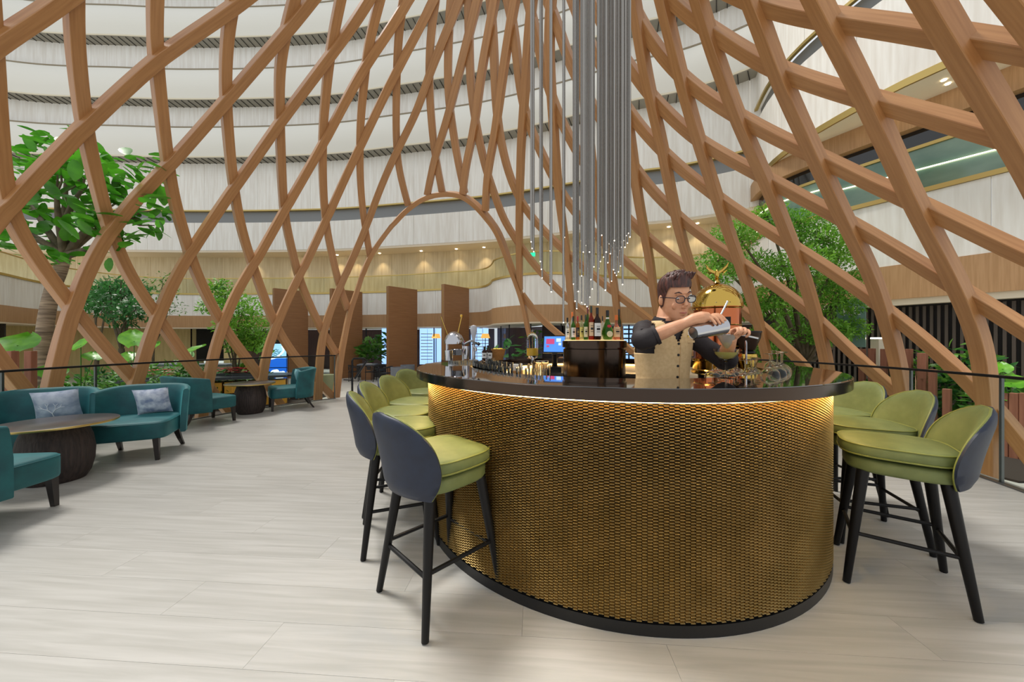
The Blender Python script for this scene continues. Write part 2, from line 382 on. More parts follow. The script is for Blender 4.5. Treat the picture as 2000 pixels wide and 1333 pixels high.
# ================================================================ TIMBER LATTICE (nodes read from the photo, set on one smooth shell)
LC = (-0.5, 4.35)
PROF_L = np.array([(-1,5.2),(-0.55,5.3),(0,5.5),(1.73,6.0),(3.03,6.12),(4.34,5.75),(5.72,4.9),(6.76,3.8),(7.6,2.8),(8.6,1.9),(10,1.2),(14,0.8)])
PROF_R = np.array([(-1,6.35),(-0.55,6.38),(0.4,6.38),(1.0,6.3),(1.74,5.92),(2.8,5.03),(3.57,4.31),(4.2,3.7),(4.84,3.18),(6,2.45),(8,1.7),(10,1.2),(14,0.8)])
def rad(phi, z):
    if phi < -PI/2: phi += 2*PI
    t = min(1, max(0, (math.degrees(phi)-45)/95)); t = t*t*(3-2*t)
    return float(np.interp(z, PROF_R[:,0], PROF_R[:,1]))*(1-t) + float(np.interp(z, PROF_L[:,0], PROF_L[:,1]))*t
def gfun(P): return math.hypot(P.x-LC[0], P.y-LC[1]) - rad(math.atan2(P.y-LC[1], P.x-LC[0]), P.z)
def on_shell(x, y):
    d = Vector(((x-CX0)/F, 1, (CY0-y)/F)); o = Vector((0,0,EYE)); t = 0.6; last = gfun(o+d*t)
    while t < 30:
        t2 = t+0.1; g = gfun(o+d*t2)
        if last < 0 <= g:
            a, b = t, t2
            for _ in range(25):
                m = (a+b)/2
                if gfun(o+d*m) < 0: a = m
                else: b = m
            return o+d*b
        t, last = t2, g
    return None
def shell_normal(P):
    e = 0.05; g = Vector((gfun(P+Vector((e,0,0)))-gfun(P-Vector((e,0,0))), gfun(P+Vector((0,e,0)))-gfun(P-Vector((0,e,0))), gfun(P+Vector((0,0,e)))-gfun(P-Vector((0,0,e)))))
    return -g.normalized()     # inwards
FA = {  # rising members, seen in front at every crossing
'a':"-100 150 0 73 75 28 140 -20", 'b':"-70 500 -20 440 14 398 90 320 166 241 240 172 308 112 380 62 452 14 480 -8",
'c':"97 757 112 690 142 592 174 515 214 448 265 385 326 324 385 258 443 192 505 120 568 48 610 -5",
'd':"273 715 290 660 308 615 337 550 371 492 412 430 457 364 503 300 548 235 598 168 648 102 700 31 722 -5",
'e':"404 750 416 690 433 636 460 572 494 517 524 465 555 410 594 342 632 277 675 195 718 120 760 60 798 0",
'f':"510 745 522 680 540 634 560 587 583 541 608 490 636 431 670 355 706 280 740 208 774 140 810 72 848 0",
'g':"620 775 624 700 631 650 645 605 664 561 686 510 711 454 742 370 776 294 816 214 840 142 877 53 897 5",
'h':"835 381 849 313 862 272 881 210 893 160 912 88 928 24 934 0", 'i':"905 379 910 330 926 256 934 204 941 144 958 56 968 0",
'j':"949 411 953 344 966 272 976 208 984 144 998 56 1008 0", 'k':"1016 566 1015 476 1016 400 1018 328 1021 256 1026 200 1030 144 1035 64 1042 0",
'l':"1124 690 1116 594 1109 500 1101 444 1094 388 1088 320 1083 240 1079 180 1075 112 1075 48 1079 0",
'm':"1215 690 1206 610 1200 548 1190 500 1176 440 1164 380 1158 320 1151 262 1144 200 1140 140 1134 60 1129 0",
'n':"1300 690 1279 580 1272 516 1264 476 1256 430 1246 375 1238 305 1228 240 1215 130 1205 0",
'S0':"1384 690 1356 540 1340 492 1324 428 1310 364 1298 295 1278 208 1261 128 1250 48 1242 0",
'S1':"1502 705 1475 600 1447 514 1405 392 1370 281 1335 157 1312 58 1298 0",
'S2':"1626 765 1615 696 1598 627 1570 530 1552 484 1500 352 1447 235 1387 62 1370 0",
'S3':"1768 770 1755 696 1733 615 1704 528 1659 438 1601 312 1527 147 1490 40 1475 0",
'S4':"1939 860 1930 725 1912 640 1882 570 1848 500 1797 404 1750 300 1706 203 1668 123 1626 45 1605 0",
'S5':"2110 520 2055 390 2000 285 1896 108 1860 50 1832 0", 'S6':"2150 200 2080 90 2010 0"}
FB = {
'B-1':"-70 600 0 704 54 768", 'B0':"-6 180 2 290 14 395 40 455 90 532 142 598 196 671 238 712 272 752",
'B1':"148 -10 147 35 151 105 159 175 167 245 185 330 217 450 255 540 308 617 350 680 385 728 420 770",
'B2':"306 -10 304 60 306 112 312 170 322 263 330 325 340 385 361 459 387 540 432 628 453 662 484 700 508 735",
'B3':"462 -20 452 20 443 105 442 190 447 263 457 364 473 450 494 517 520 590 541 640 565 680 592 715 640 765",
'B4':"580 -15 568 30 556 75 547 140 547 228 550 315 555 410 566 468 584 541 608 600 632 650 658 692",
'B5':"668 -8 648 90 638 175 631 263 631 350 636 430 648 495 664 561 680 605",
'B6':"745 -8 720 90 710 175 704 245 703 333 708 408 715 456 723 502", 'B7':"790 -10 784 15 779 64 776 112 774 192 774 280 780 336 797 402",
'B8':"851 -5 846 30 840 80 838 144 840 205 847 288 854 328 863 376", 'B9':"881 -8 878 15 876 80 874 128 876 200 882 240 889 290 899 341 907 378",
'B9b':"1019 576 1056 624 1099 660 1135 690",
'B10':"914 -8 915 40 916 100 917 150 922 200 928 240 936 280 949 336 966 382 981 428 1008 470 1032 505 1059 537 1104 581 1160 628 1222 678",
'B11':"956 -8 960 40 963 90 965 144 968 215 976 272 985 314 1004 372 1027 412 1050 441 1075 466 1118 506 1162 542 1192 568 1216 585 1256 617 1320 665",
'B12':"988 -10 998 30 1005 72 1009 128 1017 190 1030 243 1050 286 1069 328 1090 368 1113 404 1133 431 1162 460 1222 514 1248 535 1272 557 1340 615 1400 662",
'B13':"1028 -5 1036 30 1046 64 1055 115 1067 165 1091 230 1125 296 1180 380 1241 444 1268 470 1319 509 1342 527 1400 571 1447 606 1489 640 1559 705",
'B14':"1064 -8 1086 42 1099 90 1118 139 1150 198 1200 275 1247 340 1268 371 1310 411 1335 437 1380 470 1440 511 1500 552 1580 612 1650 680 1738 759",
'B15':"1114 -8 1144 72 1190 160 1237 235 1264 268 1293 298 1316 321 1348 348 1390 380 1428 410 1476 439 1552 488 1600 518 1660 558 1727 608 1760 632 1830 692 1910 768 1990 865",
'B16':"1150 -5 1190 75 1235 141 1256 174 1296 217 1340 260 1370 283 1440 322 1500 354 1580 398 1659 440 1760 500 1878 573 1950 618 2060 690",
'B17':"1225 -5 1240 32 1261 68 1288 108 1335 158 1390 200 1447 235 1520 275 1601 312 1700 362 1797 406 1870 442 2000 505 2080 540",
'B18':"1300 -8 1340 30 1387 64 1440 98 1480 125 1527 146 1610 175 1706 203 1850 243 2000 287 2080 310",
'B19':"1420 -15 1450 0 1486 15 1550 32 1626 44 1740 60 1860 80 2000 105 2080 120"}
def shell_path(txt, down, up):
    v = [float(t) for t in txt.split()]; q = list(zip(v[::2], v[1::2]))
    if q[0][1] < q[-1][1]: q = q[::-1]          # from the foot upwards
    if up:
        (x1,y1),(x2,y2) = q[-2], q[-1]; L = math.hypot(x2-x1,y2-y1)
        for k in (80,160,260): q.append((x2+(x2-x1)/L*k, y2+(y2-y1)/L*k))
    P = [on_shell(*p) for p in q]; P = [p for p in P if p is not None]
    P = resample(catmull(P, 6), 0.12)
    for _ in range(10): P = [P[0]]+[(P[i-1]+P[i]*2+P[i+1])/4 for i in range(1,len(P)-1)]+[P[-1]]
    if down:                                     # run on to the lobby floor along the shell
        t = (P[0]-P[4]).normalized(); p = P[0].copy(); ext = []
        while p.z > LOWZ and len(ext) < 60:
            if t.z > -0.45: t = (t+Vector((0,0,-0.15))).normalized()
            p = p+t*0.12; a = math.atan2(p.y-LC[1],p.x-LC[0]); r0 = math.hypot(P[0].x-LC[0],P[0].y-LC[1]); r = rad(a,p.z)
            p = Vector((LC[0]+r*math.cos(a), LC[1]+r*math.sin(a), p.z)); ext.append(p.copy())
        P = ext[::-1]+P
        for _ in range(2): P = [P[0]]+[(P[i-1]+P[i]*2+P[i+1])/4 for i in range(1,len(P)-1)]+[P[-1]]
    return P
def beam(P, name, wd, dp, inset, parent):
    rows = []; s = 0.0; S = []
    for i, p in enumerate(P):
        if i: s += (p-P[i-1]).length
        S.append(s)
        t = (P[min(i+1,len(P)-1)]-P[max(i-1,0)]).normalized(); n = shell_normal(p); n = (n-t*n.dot(t)).normalized(); b = t.cross(n)
        c = p+n*inset; h, d = wd/2, dp/2; e = 0.006
        rows.append([c-b*h+n*(d-e), c-b*(h-e)+n*d, c+b*(h-e)+n*d, c+b*h+n*(d-e), c+b*h-n*d, c-b*h-n*d])
    m = MB(); m.grid(rows, True); N = len(rows); m.f += [tuple(range(6))[::-1], tuple(range((N-1)*6,N*6))]
    me = m.mesh(name, 0.7); uv = me.uv_layers.new(name='UV'); ac = [0, .006, wd-.006, wd, wd+dp, 2*wd+dp]
    for poly in me.polygons:
        big = len(poly.vertices) == 6 
        for li in poly.loop_indices:
            vi = me.loops[li].vertex_index; k = vi % 6; a = ac[k]
            if not big and 0 in [me.loops[l].vertex_index % 6 for l in poly.loop_indices] and 5 in [me.loops[l].vertex_index % 6 for l in poly.loop_indices] and k == 0: a = 2*wd+2*dp
            uv.data[li].uv = (S[vi//6], a)
    return obj(name, me, M_beam, parent)
lat = thing('timber_lattice', 'woven lattice dome of curved larch beams around the whole bar terrace', 'lattice dome')
DOWN = {'c','d','e','f','g','l','m','n','S0','S1','S2','S3','S4','B-1','B0','B1','B2','B3','B9b','B10','B11','B12','B13','B14','B15'}
UPX = set(FA)|set(FB); UPX -= {'B9b'}
for k, v in FA.items(): beam(shell_path(v, k in DOWN, k in UPX), 'lattice_beam', 0.155, 0.125, 0.035, lat)
for k, v in FB.items(): beam(shell_path(v, k in DOWN, k in UPX), 'lattice_beam', 0.155, 0.115, -0.03, lat)
AR = "655 780 664 702 671 666 682 612 696 573 707 538 720 507 736 480 755 455 776 429 800 406 832 386 872 378 904 382 925 395 944 414 958 432 970 447 981 472 995 512 1006 542 1017 575 1024 602 1029 632 1034 655 1042 690"
v = [float(t) for t in AR.split()]; PA_ = [on_shell(*p) for p in zip(v[::2], v[1::2])]
PA_ = resample(catmull(PA_, 6), 0.12)
for _ in range(4): PA_ = [PA_[0]]+[(PA_[i-1]+PA_[i]*2+PA_[i+1])/4 for i in range(1,len(PA_)-1)]+[PA_[-1]]
def drop(p):
    out = []; q = p.copy()
    while q.z > LOWZ: q = q+Vector((0,0,-0.12)); out.append(q.copy())
    return out
PA_ = drop(PA_[0])[::-1]+PA_+drop(PA_[-1])
beam(PA_, 'doorway_arch', 0.11, 0.24, 0.03, lat)
# ================================================================ GLASS RAILING
M_glass = mat('clear_rail_glass', (232,240,238), 0.0, trans=1.0, ior=1.03, spec=0.9)
M_edge = mat('steel_post', (110,112,112), 0.3, metal=0.8)
def arcp(a, z, r=PR): a = math.radians(a); return Vector((PC[0]+r*math.cos(a), PC[1]+r*math.sin(a), z))
def railing(a0, a1, n, lab, posts):
    t = thing('glass_railing', lab, 'railing')
    N = max(2, int(abs(a1-a0)/2)); M_ = [a0+(a1-a0)*i/N for i in range(N+1)]
    bevel(MB().grid([[arcp(a,z,r) for r, z in ((PR-.022,.965),(PR+.022,.965),(PR+.022,.99),(PR-.022,.99),(PR-.022,.965))] for a in M_]).build('handrail', M_black, t), 0.004)
    MB().grid([[arcp(a,z,r) for r, z in ((PR-.03,-.01),(PR-.03,.012),(PR+.03,.012),(PR+.03,-.01))] for a in M_]).build('floor_channel', M_edge, t)
    for i in range(n):
        b0 = a0+(a1-a0)*i/n; b1 = a0+(a1-a0)*(i+1)/n; e = (b1-b0)*0.006; A = [b0+e+(b1-b0-2*e)*k/6 for k in range(7)]
        MB().grid([[arcp(a,z,r) for r, z in ((PR-.006,.0),(PR-.006,.966),(PR+.006,.966),(PR+.006,.0),(PR-.006,.0))] for a in A]).build('glass_panel', M_glass, t, smooth=0.5)
    for a in posts:
        p = arcp(a,0,PR+0.02); MB().box((0,0,0.485),(0.02,0.022,0.97)).build('post', M_edge, t, p, math.radians(a), smooth=None)
def ang_at(x):   # angle on the platform circle under image column x
    k = (x-CX0)/F; A = k*k+1; B = -2*(k*PC[0]+PC[1]); Cc = PC[0]**2+PC[1]**2-PR**2; Y = (-B+math.sqrt(B*B-4*A*Cc))/2/A
    return math.degrees(math.atan2(Y-PC[1], k*Y-PC[0])) % 360
railing(ang_at(655), ang_at(0)+24, 7, 'long clear glass railing with black rail behind the teal chairs', [ang_at(189), ang_at(8), ang_at(654)])
railing(ang_at(1100), ang_at(1990)-360-14 if ang_at(1990) > 180 else ang_at(1990)-14, 8, 'clear glass railing curving behind the right-hand bar stools', [ang_at(1776), ang_at(1951)])
# short black handrail by the steps at the arch
t = thing('handrail_post', 'short black bent handrail beside the steps at the doorway arch', 'handrail', fp(688,790))
b0 = fp(688,790)
MB().tube([(0,0,0),(0,0,0.9),(0.02,0.02,0.94),(0.2,0.1,0.94),(0.25,0.14,0.9),(0.03,0.05,0.52)], 0.021, 8).build('rail', M_black, t)
MB().box((0,0,0.006),(0.1,0.1,0.012)).build('base_plate', M_black, t, smooth=None)
MB().tube([(0,0,0.5),(-0.2,0.05,0.5)], 0.014, 6).build('bracket', M_black, t)
# ================================================================ ROUND BAR
M_brass = mat('brass_scale', (198,172,116), 0.38, metal=1.0, rgb2=(182,156,100), scale=(3,3,3), ns=2, rnd=0.05)
M_bronze = mat('dark_bronze', (74,62,54), 0.16, metal=1.0)
M_kick = mat('black_kick_plate', (20,20,21), 0.4)
M_top = mat('polished_black_stone', (34,33,33), 0.03, spec=1.0, coat=1.0)
M_bwood = mat('dark_counter_wood', (46,38,34), 0.4)
M_led = mat('warm_led_strip', (255,216,146), 0.5, emit=30.0)
M_steel = mat('brushed_steel', (196,196,194), 0.22, metal=1.0)
M_lit = mat('cream_backsplash', (226,206,172), 0.5)
M_chrome = mat('chrome', (190,190,194), 0.09, metal=1.0)
RB = 1.43; RT = 1.52; RI = 1.12; ZT = 1.103
bar = thing('round_bar', 'round bar counter with gold scale front and polished black top', 'bar counter', BC)
MB().lathe([(RB-.05,0),(RB+.005,0),(RB+.005,.055),(RB-.05,.055),(RB-.05,0)], 128).build('kick_plate', M_kick, bar)
MB().lathe([(RB-.04,.055),(RB-.006,.055),(RB-.006,1.045),(RB-.04,1.045),(RB-.04,.055)], 128).build('drum', mat('dark_drum', (14,11,8), .7, spec=.2), bar)
# scale front: every scale is a small tile tipped outwards at its lower edge
NC = 388; RH = 0.00685; NR = int((1.04-0.058)/RH)
ww = 2*PI*RB/NC; hh = RH*2
def scale_verts():
    # local: x tangential, y outward, z up ; a ridge with a lit upper slope and a shaded underside
    a, b = ww/2, hh/2
    return ([(-a*.96,-.005,-b*.25),(a*.96,-.005,-b*.25),(a*.96,-.004,b*.80),(-a*.96,-.004,b*.80),(-a*.9,.0065,-b*.12),(a*.9,.0065,-b*.12),(a*.9,.0065,b*.10),(-a*.9,.0065,b*.10)],
            [(3,2,6,7),(7,6,5,4),(4,5,1,0),(1,5,6,2),(0,3,7,4)])
sv, sf = scale_verts()
sm = MB().add(sv, sf).mesh('brass_scale', None)
cands = []; rest = MB()
for r in range(0, NR-1):
    z = 0.058+RH*(r+1)
    for c in range(NC):
        a = 2*PI*c/NC
        if (r+c) % 2 or 1.05 < a < 1.9: continue
        cands.append((a, z))
def nearness(az): 
    p = Vector((BC.x+RB*math.cos(az[0]), BC.y+RB*math.sin(az[0]), az[1])); return (p-Vector((0,0,EYE))).length
order = sorted(cands, key=nearness); big = order[:300]; bigs = set(big)
for a, z in big:
    obj('brass_scale', sm, M_brass, bar, (RB*math.cos(a),RB*math.sin(a),z), a-PI/2)
P = np.array(sv); V = []; Fc = []
for a, z in cands:
    if (a, z) in bigs: continue
    cs, sn = math.cos(a-PI/2), math.sin(a-PI/2); o = len(V)
    for x, y, zz in sv: V.append((x*cs-y*sn+RB*math.cos(a), x*sn+y*cs+RB*math.sin(a), zz+z))
    Fc += [tuple(i+o for i in f) for f in sf]
m = MB(); m.v = V; m.f = Fc
tag(obj('brass_scale_front', m.mesh('brass_scale_front', None), M_brass, bar), kind='stuff')
MB().lathe([(RB+.022,1.037),(RB+.05,1.037),(RB+.05,1.046),(RB+.022,1.046),(RB+.022,1.037)], 128).build('glow_strip', M_led, bar)
MB().lathe([(RI,1.046),(RT,1.046),(RT,ZT-.003),(RT-.003,ZT-.001),(RI+.002,ZT-.001),(RI,1.046)], 160).build('top_rim', M_bronze, bar, smooth=0.5)
MB().lathe([(RI,ZT-.001),(RI,ZT+.002),(RT-.006,ZT+.002),(RT-.004,ZT-.001),(RI,ZT-.001)], 160).build('counter_top', M_top, bar, smooth=0.5)
# inner fittings: back wall of the drum, work counter except where the bartender stands
MB().lathe([(RI+.02,.0),(RI+.02,1.046),(RI+.04,1.046),(RI+.04,0),(RI+.02,0)], 96).build('inner_panel', M_lit, bar)
g0, g1 = math.radians(-22), math.radians(228)
m = MB().lathe([(0.78,.93),(RI,.93),(RI,.965),(0.78,.965),(0.78,.93)], 72, a0=g0, a1=g1); m.build('work_counter', M_steel, bar)
m = MB().lathe([(0.80,.0),(0.82,.0),(0.82,.93),(0.80,.93),(0.80,0)], 72, a0=g0, a1=g1); m.build('under_counter', M_bwood, bar)
M_led2 = mat('inner_warm_strip', (255,216,146), 0.5, emit=5.0)
MB().lathe([(RI-.004,1.028),(RI+.012,1.028),(RI+.012,1.04),(RI-.004,1.04),(RI-.004,1.028)], 72, a0=math.radians(40), a1=math.radians(200)).build('inner_led_strip', M_led2, bar)
# ---- centre column
ccp = (0.70, 3.02, 0)
cc = thing('bottle_column', 'polished bronze centre column carrying the liquor bottles', 'bar column', ccp)
MB().lathe([(0.26,0),(0.26,1.235),(0.248,1.24),(0.248,1.25),(0.268,1.25),(0.268,1.302),(0.26,1.306),(0.001,1.306)], 72).build('drum', M_bronze, cc, smooth=0.5)
MB().lathe([(0.001,1.306),(0.25,1.306),(0.25,1.311),(0.001,1.311)], 48).build('lit_tray', mat('glowing_tray', (255,214,150), 0.4, emit=1.2), cc)
# ================================================================ BAR STOOLS
M_green = mat('olive_green_leather', (112,122,76), 0.5, rgb2=(102,112,68), scale=(5,5,5), ns=3, sheen=0.1, spec=.3)
M_navy = mat('navy_leather', (26,37,58), 0.5, rgb2=(22,31,50), scale=(6,6,6), ns=3)
M_pipe = mat('olive_piping', (122,128,62), 0.5)
M_leg = mat('black_stained_leg', (20,19,20), 0.45, spec=.25)
def sup(a, rx, ry, n=2.6):
    c, s = math.cos(a), math.sin(a); return (rx*math.copysign(abs(c)**(2/n), c), ry*math.copysign(abs(s)**(2/n), s))
def pillow(rx, ry, z0, z1, n=2.8, seg=40, round_=0.018, cy=0.0, crown=0.0, taper=0.0):
    rows = []; L = [(z0,1-round_/rx*1.4),(z0+round_*.4,1-round_/rx*.35),(z0+round_,1),(z1-round_,1),(z1-round_*.4,1-round_/rx*.35),(z1,1-round_/rx*1.4),(z1+crown*.6,0.6),(z1+crown,0.25)]
    for z, k in L:
        rows.append([Vector((sup(2*PI*i/seg,rx*k,ry*k,n)[0]*(1-taper*sup(2*PI*i/seg,1,1,n)[1]), cy+sup(2*PI*i/seg,rx*k,ry*k,n)[1], z)) for i in range(seg)])
    m = MB(); m.grid(rows, True); m.f += [tuple(range(seg))[::-1], tuple(range((len(L)-1)*seg, len(L)*seg))]; return m
def make_stool():
    t = thing('bar_stool', 'bar stool', 'bar stool', group='green and navy bar stools around the bar')
    # +y = front (towards the bar)
    pillow(.205,.215,.595,.672,3.2,taper=.06).build('seat_base', M_green, t, smooth=1.2)
    cu = pillow(.222,.225,.682,.752,3.2,cy=.012,crown=.012,taper=.06).build('seat_cushion', M_green, t, smooth=1.2)
    for z in (.690,.744):
        MB().tube([(sup(2*PI*i/48,.2195,.2225,3.2)[0]*(1-.06*sup(2*PI*i/48,1,1,3.2)[1]), .012+sup(2*PI*i/48,.2195,.2225,3.2)[1], z) for i in range(48)], .0045, 5, closed=True).build('piping', M_pipe, cu)
    rows_o = []; rows_i = []; rows_e = []
    U = [i/16*2-1 for i in range(17)]
    def sh(u, v, off):
        wv = .246*(1-max(0,(v-.42)/.58)**2.6)**.5 if v > .42 else .246*(1-.22*((.42-v)/.42)**2)
        x = u*max(wv,.012); z = .592+.385*v - .012*abs(u)**2*(1-v)
        y = -.245-.075*v**1.4+1.75*x*x*(1.15-.35*v)
        n = Vector((-3.5*x*1.0, 1, .12)).normalized()
        return Vector((x,y,z))+n*off
    ro = []; ri = []; po = []
    for j in range(19):
        v = min(j/18,.999); ro_ = [sh(u,v,-.022*(1-abs(u)**4)*min(1,(1-v)*5)**.5*min(1,v*6+.25)-.006) for u in U]; ri_ = [sh(u,v,.004) for u in U]
        ro.append(ro_+ri_[::-1])
        po.append([sh(u*.97,v*.985+.004,.003) for u in U]+[sh(u*.965,v*.985+.004,.003+.026*(1-abs(u)**6)*min(1,(1-v)*7)**.5+.006) for u in U[::-1]])
    for rr_, nm, mt in ((ro,'back_shell',M_navy),(po,'back_pad',M_green)):
        m = MB(); m.grid(rr_, True); n_ = len(rr_[0]); m.f += [tuple(range(n_))[::-1], tuple(range(18*n_,19*n_))]; m.build(nm, mt, t, smooth=1.3)
    edge = [sh(-.985,j/18*.985,.006) for j in range(18)]+[sh(u,.985,.006) for u in (-.9,-.5,0,.5,.9)]+[sh(.985,j/18*.985,.006) for j in range(17,-1,-1)]
    MB().tube(edge, .0055, 6).build('edge_piping', M_pipe, t)
    for sx in (-1,1):
        for sy in (-1,1):
            MB().tube([(sx*.225,sy*.225,0),(sx*.224,sy*.224,.004),(sx*.145,sy*.15,.6)], [.0135,.0165,.027], 14).build('leg', M_leg, t, smooth=1.0)
    zz = .265; q = .225-(.225-.147)*zz/.6
    for s in (-1,1): MB().tube([(s*q,-q,zz),(s*q,q,zz)], .0105, 8).build('stretcher', M_leg, t)
    zz = .245; q = .225-(.225-.147)*zz/.6
    for s in (-1,1): MB().tube([(-q,s*q,zz),(q,s*q,zz)], .0105, 8).build('stretcher', M_leg, t)
    return t
stool0 = make_stool()
def at_bar(deg, d): a = math.radians(deg); return Vector((BC.x+d*math.cos(a), BC.y+d*math.sin(a), 0))
SP = [((-.374,1.84),None,'nearest left-hand bar stool showing its navy back to the camera'),
      ((-.755,2.385),None,'second left-hand bar stool, half hidden behind the nearest one'),
      (tuple(at_bar(184.8,1.66)[:2]),None,'third bar stool along the left side of the bar'),
      (tuple(at_bar(169,1.71)[:2]),None,'fourth bar stool along the left side of the bar'),
      ((-.98,3.95),None,'fifth bar stool on the left, farthest one seen whole'),
      ((-1.0,4.95),None,'farthest bar stool, a green sliver peeping past the bar edge'),
      ((2.12,1.95),None,'nearest right-hand bar stool with its seat side to the camera'),
      (tuple(at_bar(341,1.73)[:2]),None,'middle one of the three right-hand bar stools'),
      (tuple(at_bar(356,1.80)[:2]),None,'farthest right-hand bar stool, partly under the counter edge')]
for i, (p, _, lab) in enumerate(SP):
    o = stool0 if i == 0 else copy_tree(stool0)
    o.location = (p[0],p[1],0); d = BC-Vector((p[0],p[1],0)); o.rotation_euler = (0,0,math.atan2(d.y,d.x)-PI/2); o['label'] = lab
# ================================================================ CHANDELIER
M_rod = mat('polished_glass_rod', (158,154,148), 0.10, metal=1.0)
M_tip = mat('rod_tip_light', (255,244,224), 0.4, emit=3.5)
ch = thing('rod_chandelier', 'chandelier of long hanging mirror rods with lit tips above the bar', 'chandelier', (0.62,3.0,0))
rods = [(483,575,4),(495,655,4),(515,695,4.5),(595,815,4.5),(608,910,4.5),(618,1015,4.5),(718,685,4),(716,1085,4),(730,1185,5),(890,520,4),(880,830,4.5),(878,1560,5),
 (1000,1090,4),(1040,1540,6),(1020,1300,5),(1105,680,5),(1120,700,4),(1100,990,4),(1100,1315,4),(1140,1560,4),(1165,1420,4.5),(1180,1500,4.5),(1215,1035,5),(1200,1250,4),(1230,1150,4),
 (1345,495,4.5),(1330,815,4.5),(1300,1500,5),(1310,900,4.5),(1420,830,4.5),(1390,1165,6.5),(1370,760,5),(1400,700,5),(1485,645,5),(1465,1055,4),(1490,915,4),(1505,955,4),(1525,985,4),(1550,940,4),(1575,870,4),
 (1600,1095,4.5),(1630,640,5),(1660,590,4.5),(1690,515,5),(1450,720,5),(1520,700,5),(1545,760,5),(1570,680,5),(1590,640,4.5),(1610,560,5),(1645,500,5),(1675,470,4.5),(1095,560,5),(1150,620,5),(1195,700,5),(1440,600,5),(1500,560,5),(1250,880,4.5),(1060,1180,4.5)]
for i, (X, Yb, wd) in enumerate(rods):
    x = 960+X/6.25; y = 380+Yb/6.25; D = 3.0+((i*0.377) % 1-0.5)*0.5; p = px(x,y,D); r = wd/6.25*0.0022*5.2
    z0 = max(p.z, 1.60 if (p.xy-Vector(ccp[:2])).length < .3 else 1.3)
    rod = MB().lathe([(r,0),(r,6.9-z0)], 12).build('hanging_rod', M_rod, ch, (p.x-.62,p.y-3.0,z0), smooth=1.2)
    MB().lathe([(.001,-.008),(r*.5,-.006),(r*.5,0),(.001,.001)], 10).build('tip_light', M_tip, rod)
MB().lathe([(.001,6.9),(.75,6.9),(.75,6.98),(.001,6.98)], 48).build('canopy_plate', M_bronze, ch)
# ================================================================ BOTTLES
def gl(name, rgb, rough=0.02, ior=1.3): return mat(name, rgb, rough, trans=1.0, ior=ior)
M_cg = gl('clear_glass', (248,250,249), 0.0, 1.18)
G = {'clear':(234,238,228),'green':(70,130,30),'dark':(60,26,12),'red':(180,52,20),'rose':(226,150,120),'amber':(200,120,40),'olive':(70,86,26),'pale':(226,220,160)}
GM = {k: mat(k+'_bottle', v, 0.05, trans=0.75, ior=1.3) for k, v in G.items()}
CM = {k: mat(k+'_cap', v, 0.4) for k, v in {'black':(24,22,24),'orange':(220,110,40),'red':(176,20,34),'wine':(96,20,34),'dgreen':(36,48,36),'white':(226,226,222),'gold':(190,150,80)}.items()}
LM = {k: mat(k+'_label', v, 0.6) for k, v in {'white':(226,224,220),'cream':(222,210,170),'yellow':(228,206,110),'black':(40,38,40),'peach':(226,190,150),'red':(190,40,56),'silver':(190,190,196)}.items()}
def bottle(x, y, z, r, h, glass, cap, lab, label, shape='std', ry=(0.12,0.52), group='liquor bottles on the column', rot=0.0):
    t = thing('liquor_bottle', label, 'bottle', (x,y,z), rot, group); nr = r*0.36
    if shape == 'flask': pr = [(.001,0),(r*.55,0),(r*.8,h*.03),(r,h*.18),(r*.97,h*.30),(r*.7,h*.46),(r*.42,h*.6),(r*.26,h*.72),(r*.24,h*.86)]; nr = r*.25
    elif shape == 'dome': pr = [(.001,0),(r*.9,0),(r,h*.03),(r,h*.3),(r*.92,h*.42),(r*.7,h*.52),(r*.4,h*.6),(r*.33,h*.7),(r*.33,h*.86)]
    else: pr = [(.001,0),(r*.92,0),(r,h*.03),(r,h*.56),(r*.9,h*.63),(r*.55,h*.70),(nr,h*.76),(nr,h*.88)]
    MB().lathe(pr, 20).build('glass_body', GM[glass], t, smooth=1.0)
    MB().lathe([(nr*1.12,h*.80),(nr*1.14,h*.995),(nr*.9,h),(.001,h)], 16).build('cap', CM[cap], t, smooth=1.0)
    if lab:
        if shape == 'flask':
            Mx = Matrix.Rotation(PI/2, 3, 'X')
            MB().lathe([(.001,0),(r*.52,0),(r*.52,.003),(.001,.003)], 24, (0,-r*1.0,h*.2), M=Mx).build('round_label', LM[lab], t)
            MB().lathe([(.001,0),(r*.36,0),(r*.36,.003),(.001,.003)], 20, (0,-r*.74,h*.46), M=Mx, sx=1.0, sy=.7).build('seal', LM['red'], t)
            MB().lathe([(r*.28,h*.70),(r*.28,h*.76)], 16).build('neck_band', LM['white'], t)
        else:
            R1 = r*1.012; lb = MB().lathe([(R1,h*ry[0]),(R1,h*ry[1])], 16, a0=-PI/2-1.15, a1=-PI/2+1.15).build('label', LM[lab], t, smooth=1.0)
            ink = CM['black'] if lab not in ('black',) else CM['gold']
            for k, (a, b) in enumerate(((.30,.34),(.45,.62),(.72,.76))):
                zz0 = h*(ry[0]+(ry[1]-ry[0])*a); zz1 = h*(ry[0]+(ry[1]-ry[0])*b)
                MB().lathe([(R1*1.004,zz0),(R1*1.004,zz1)], 8, a0=-PI/2-.5, a1=-PI/2+.5).build('print_line', ink, lb)
    return t
ZC = 1.311
def bx(X): return 1090+X/14.29
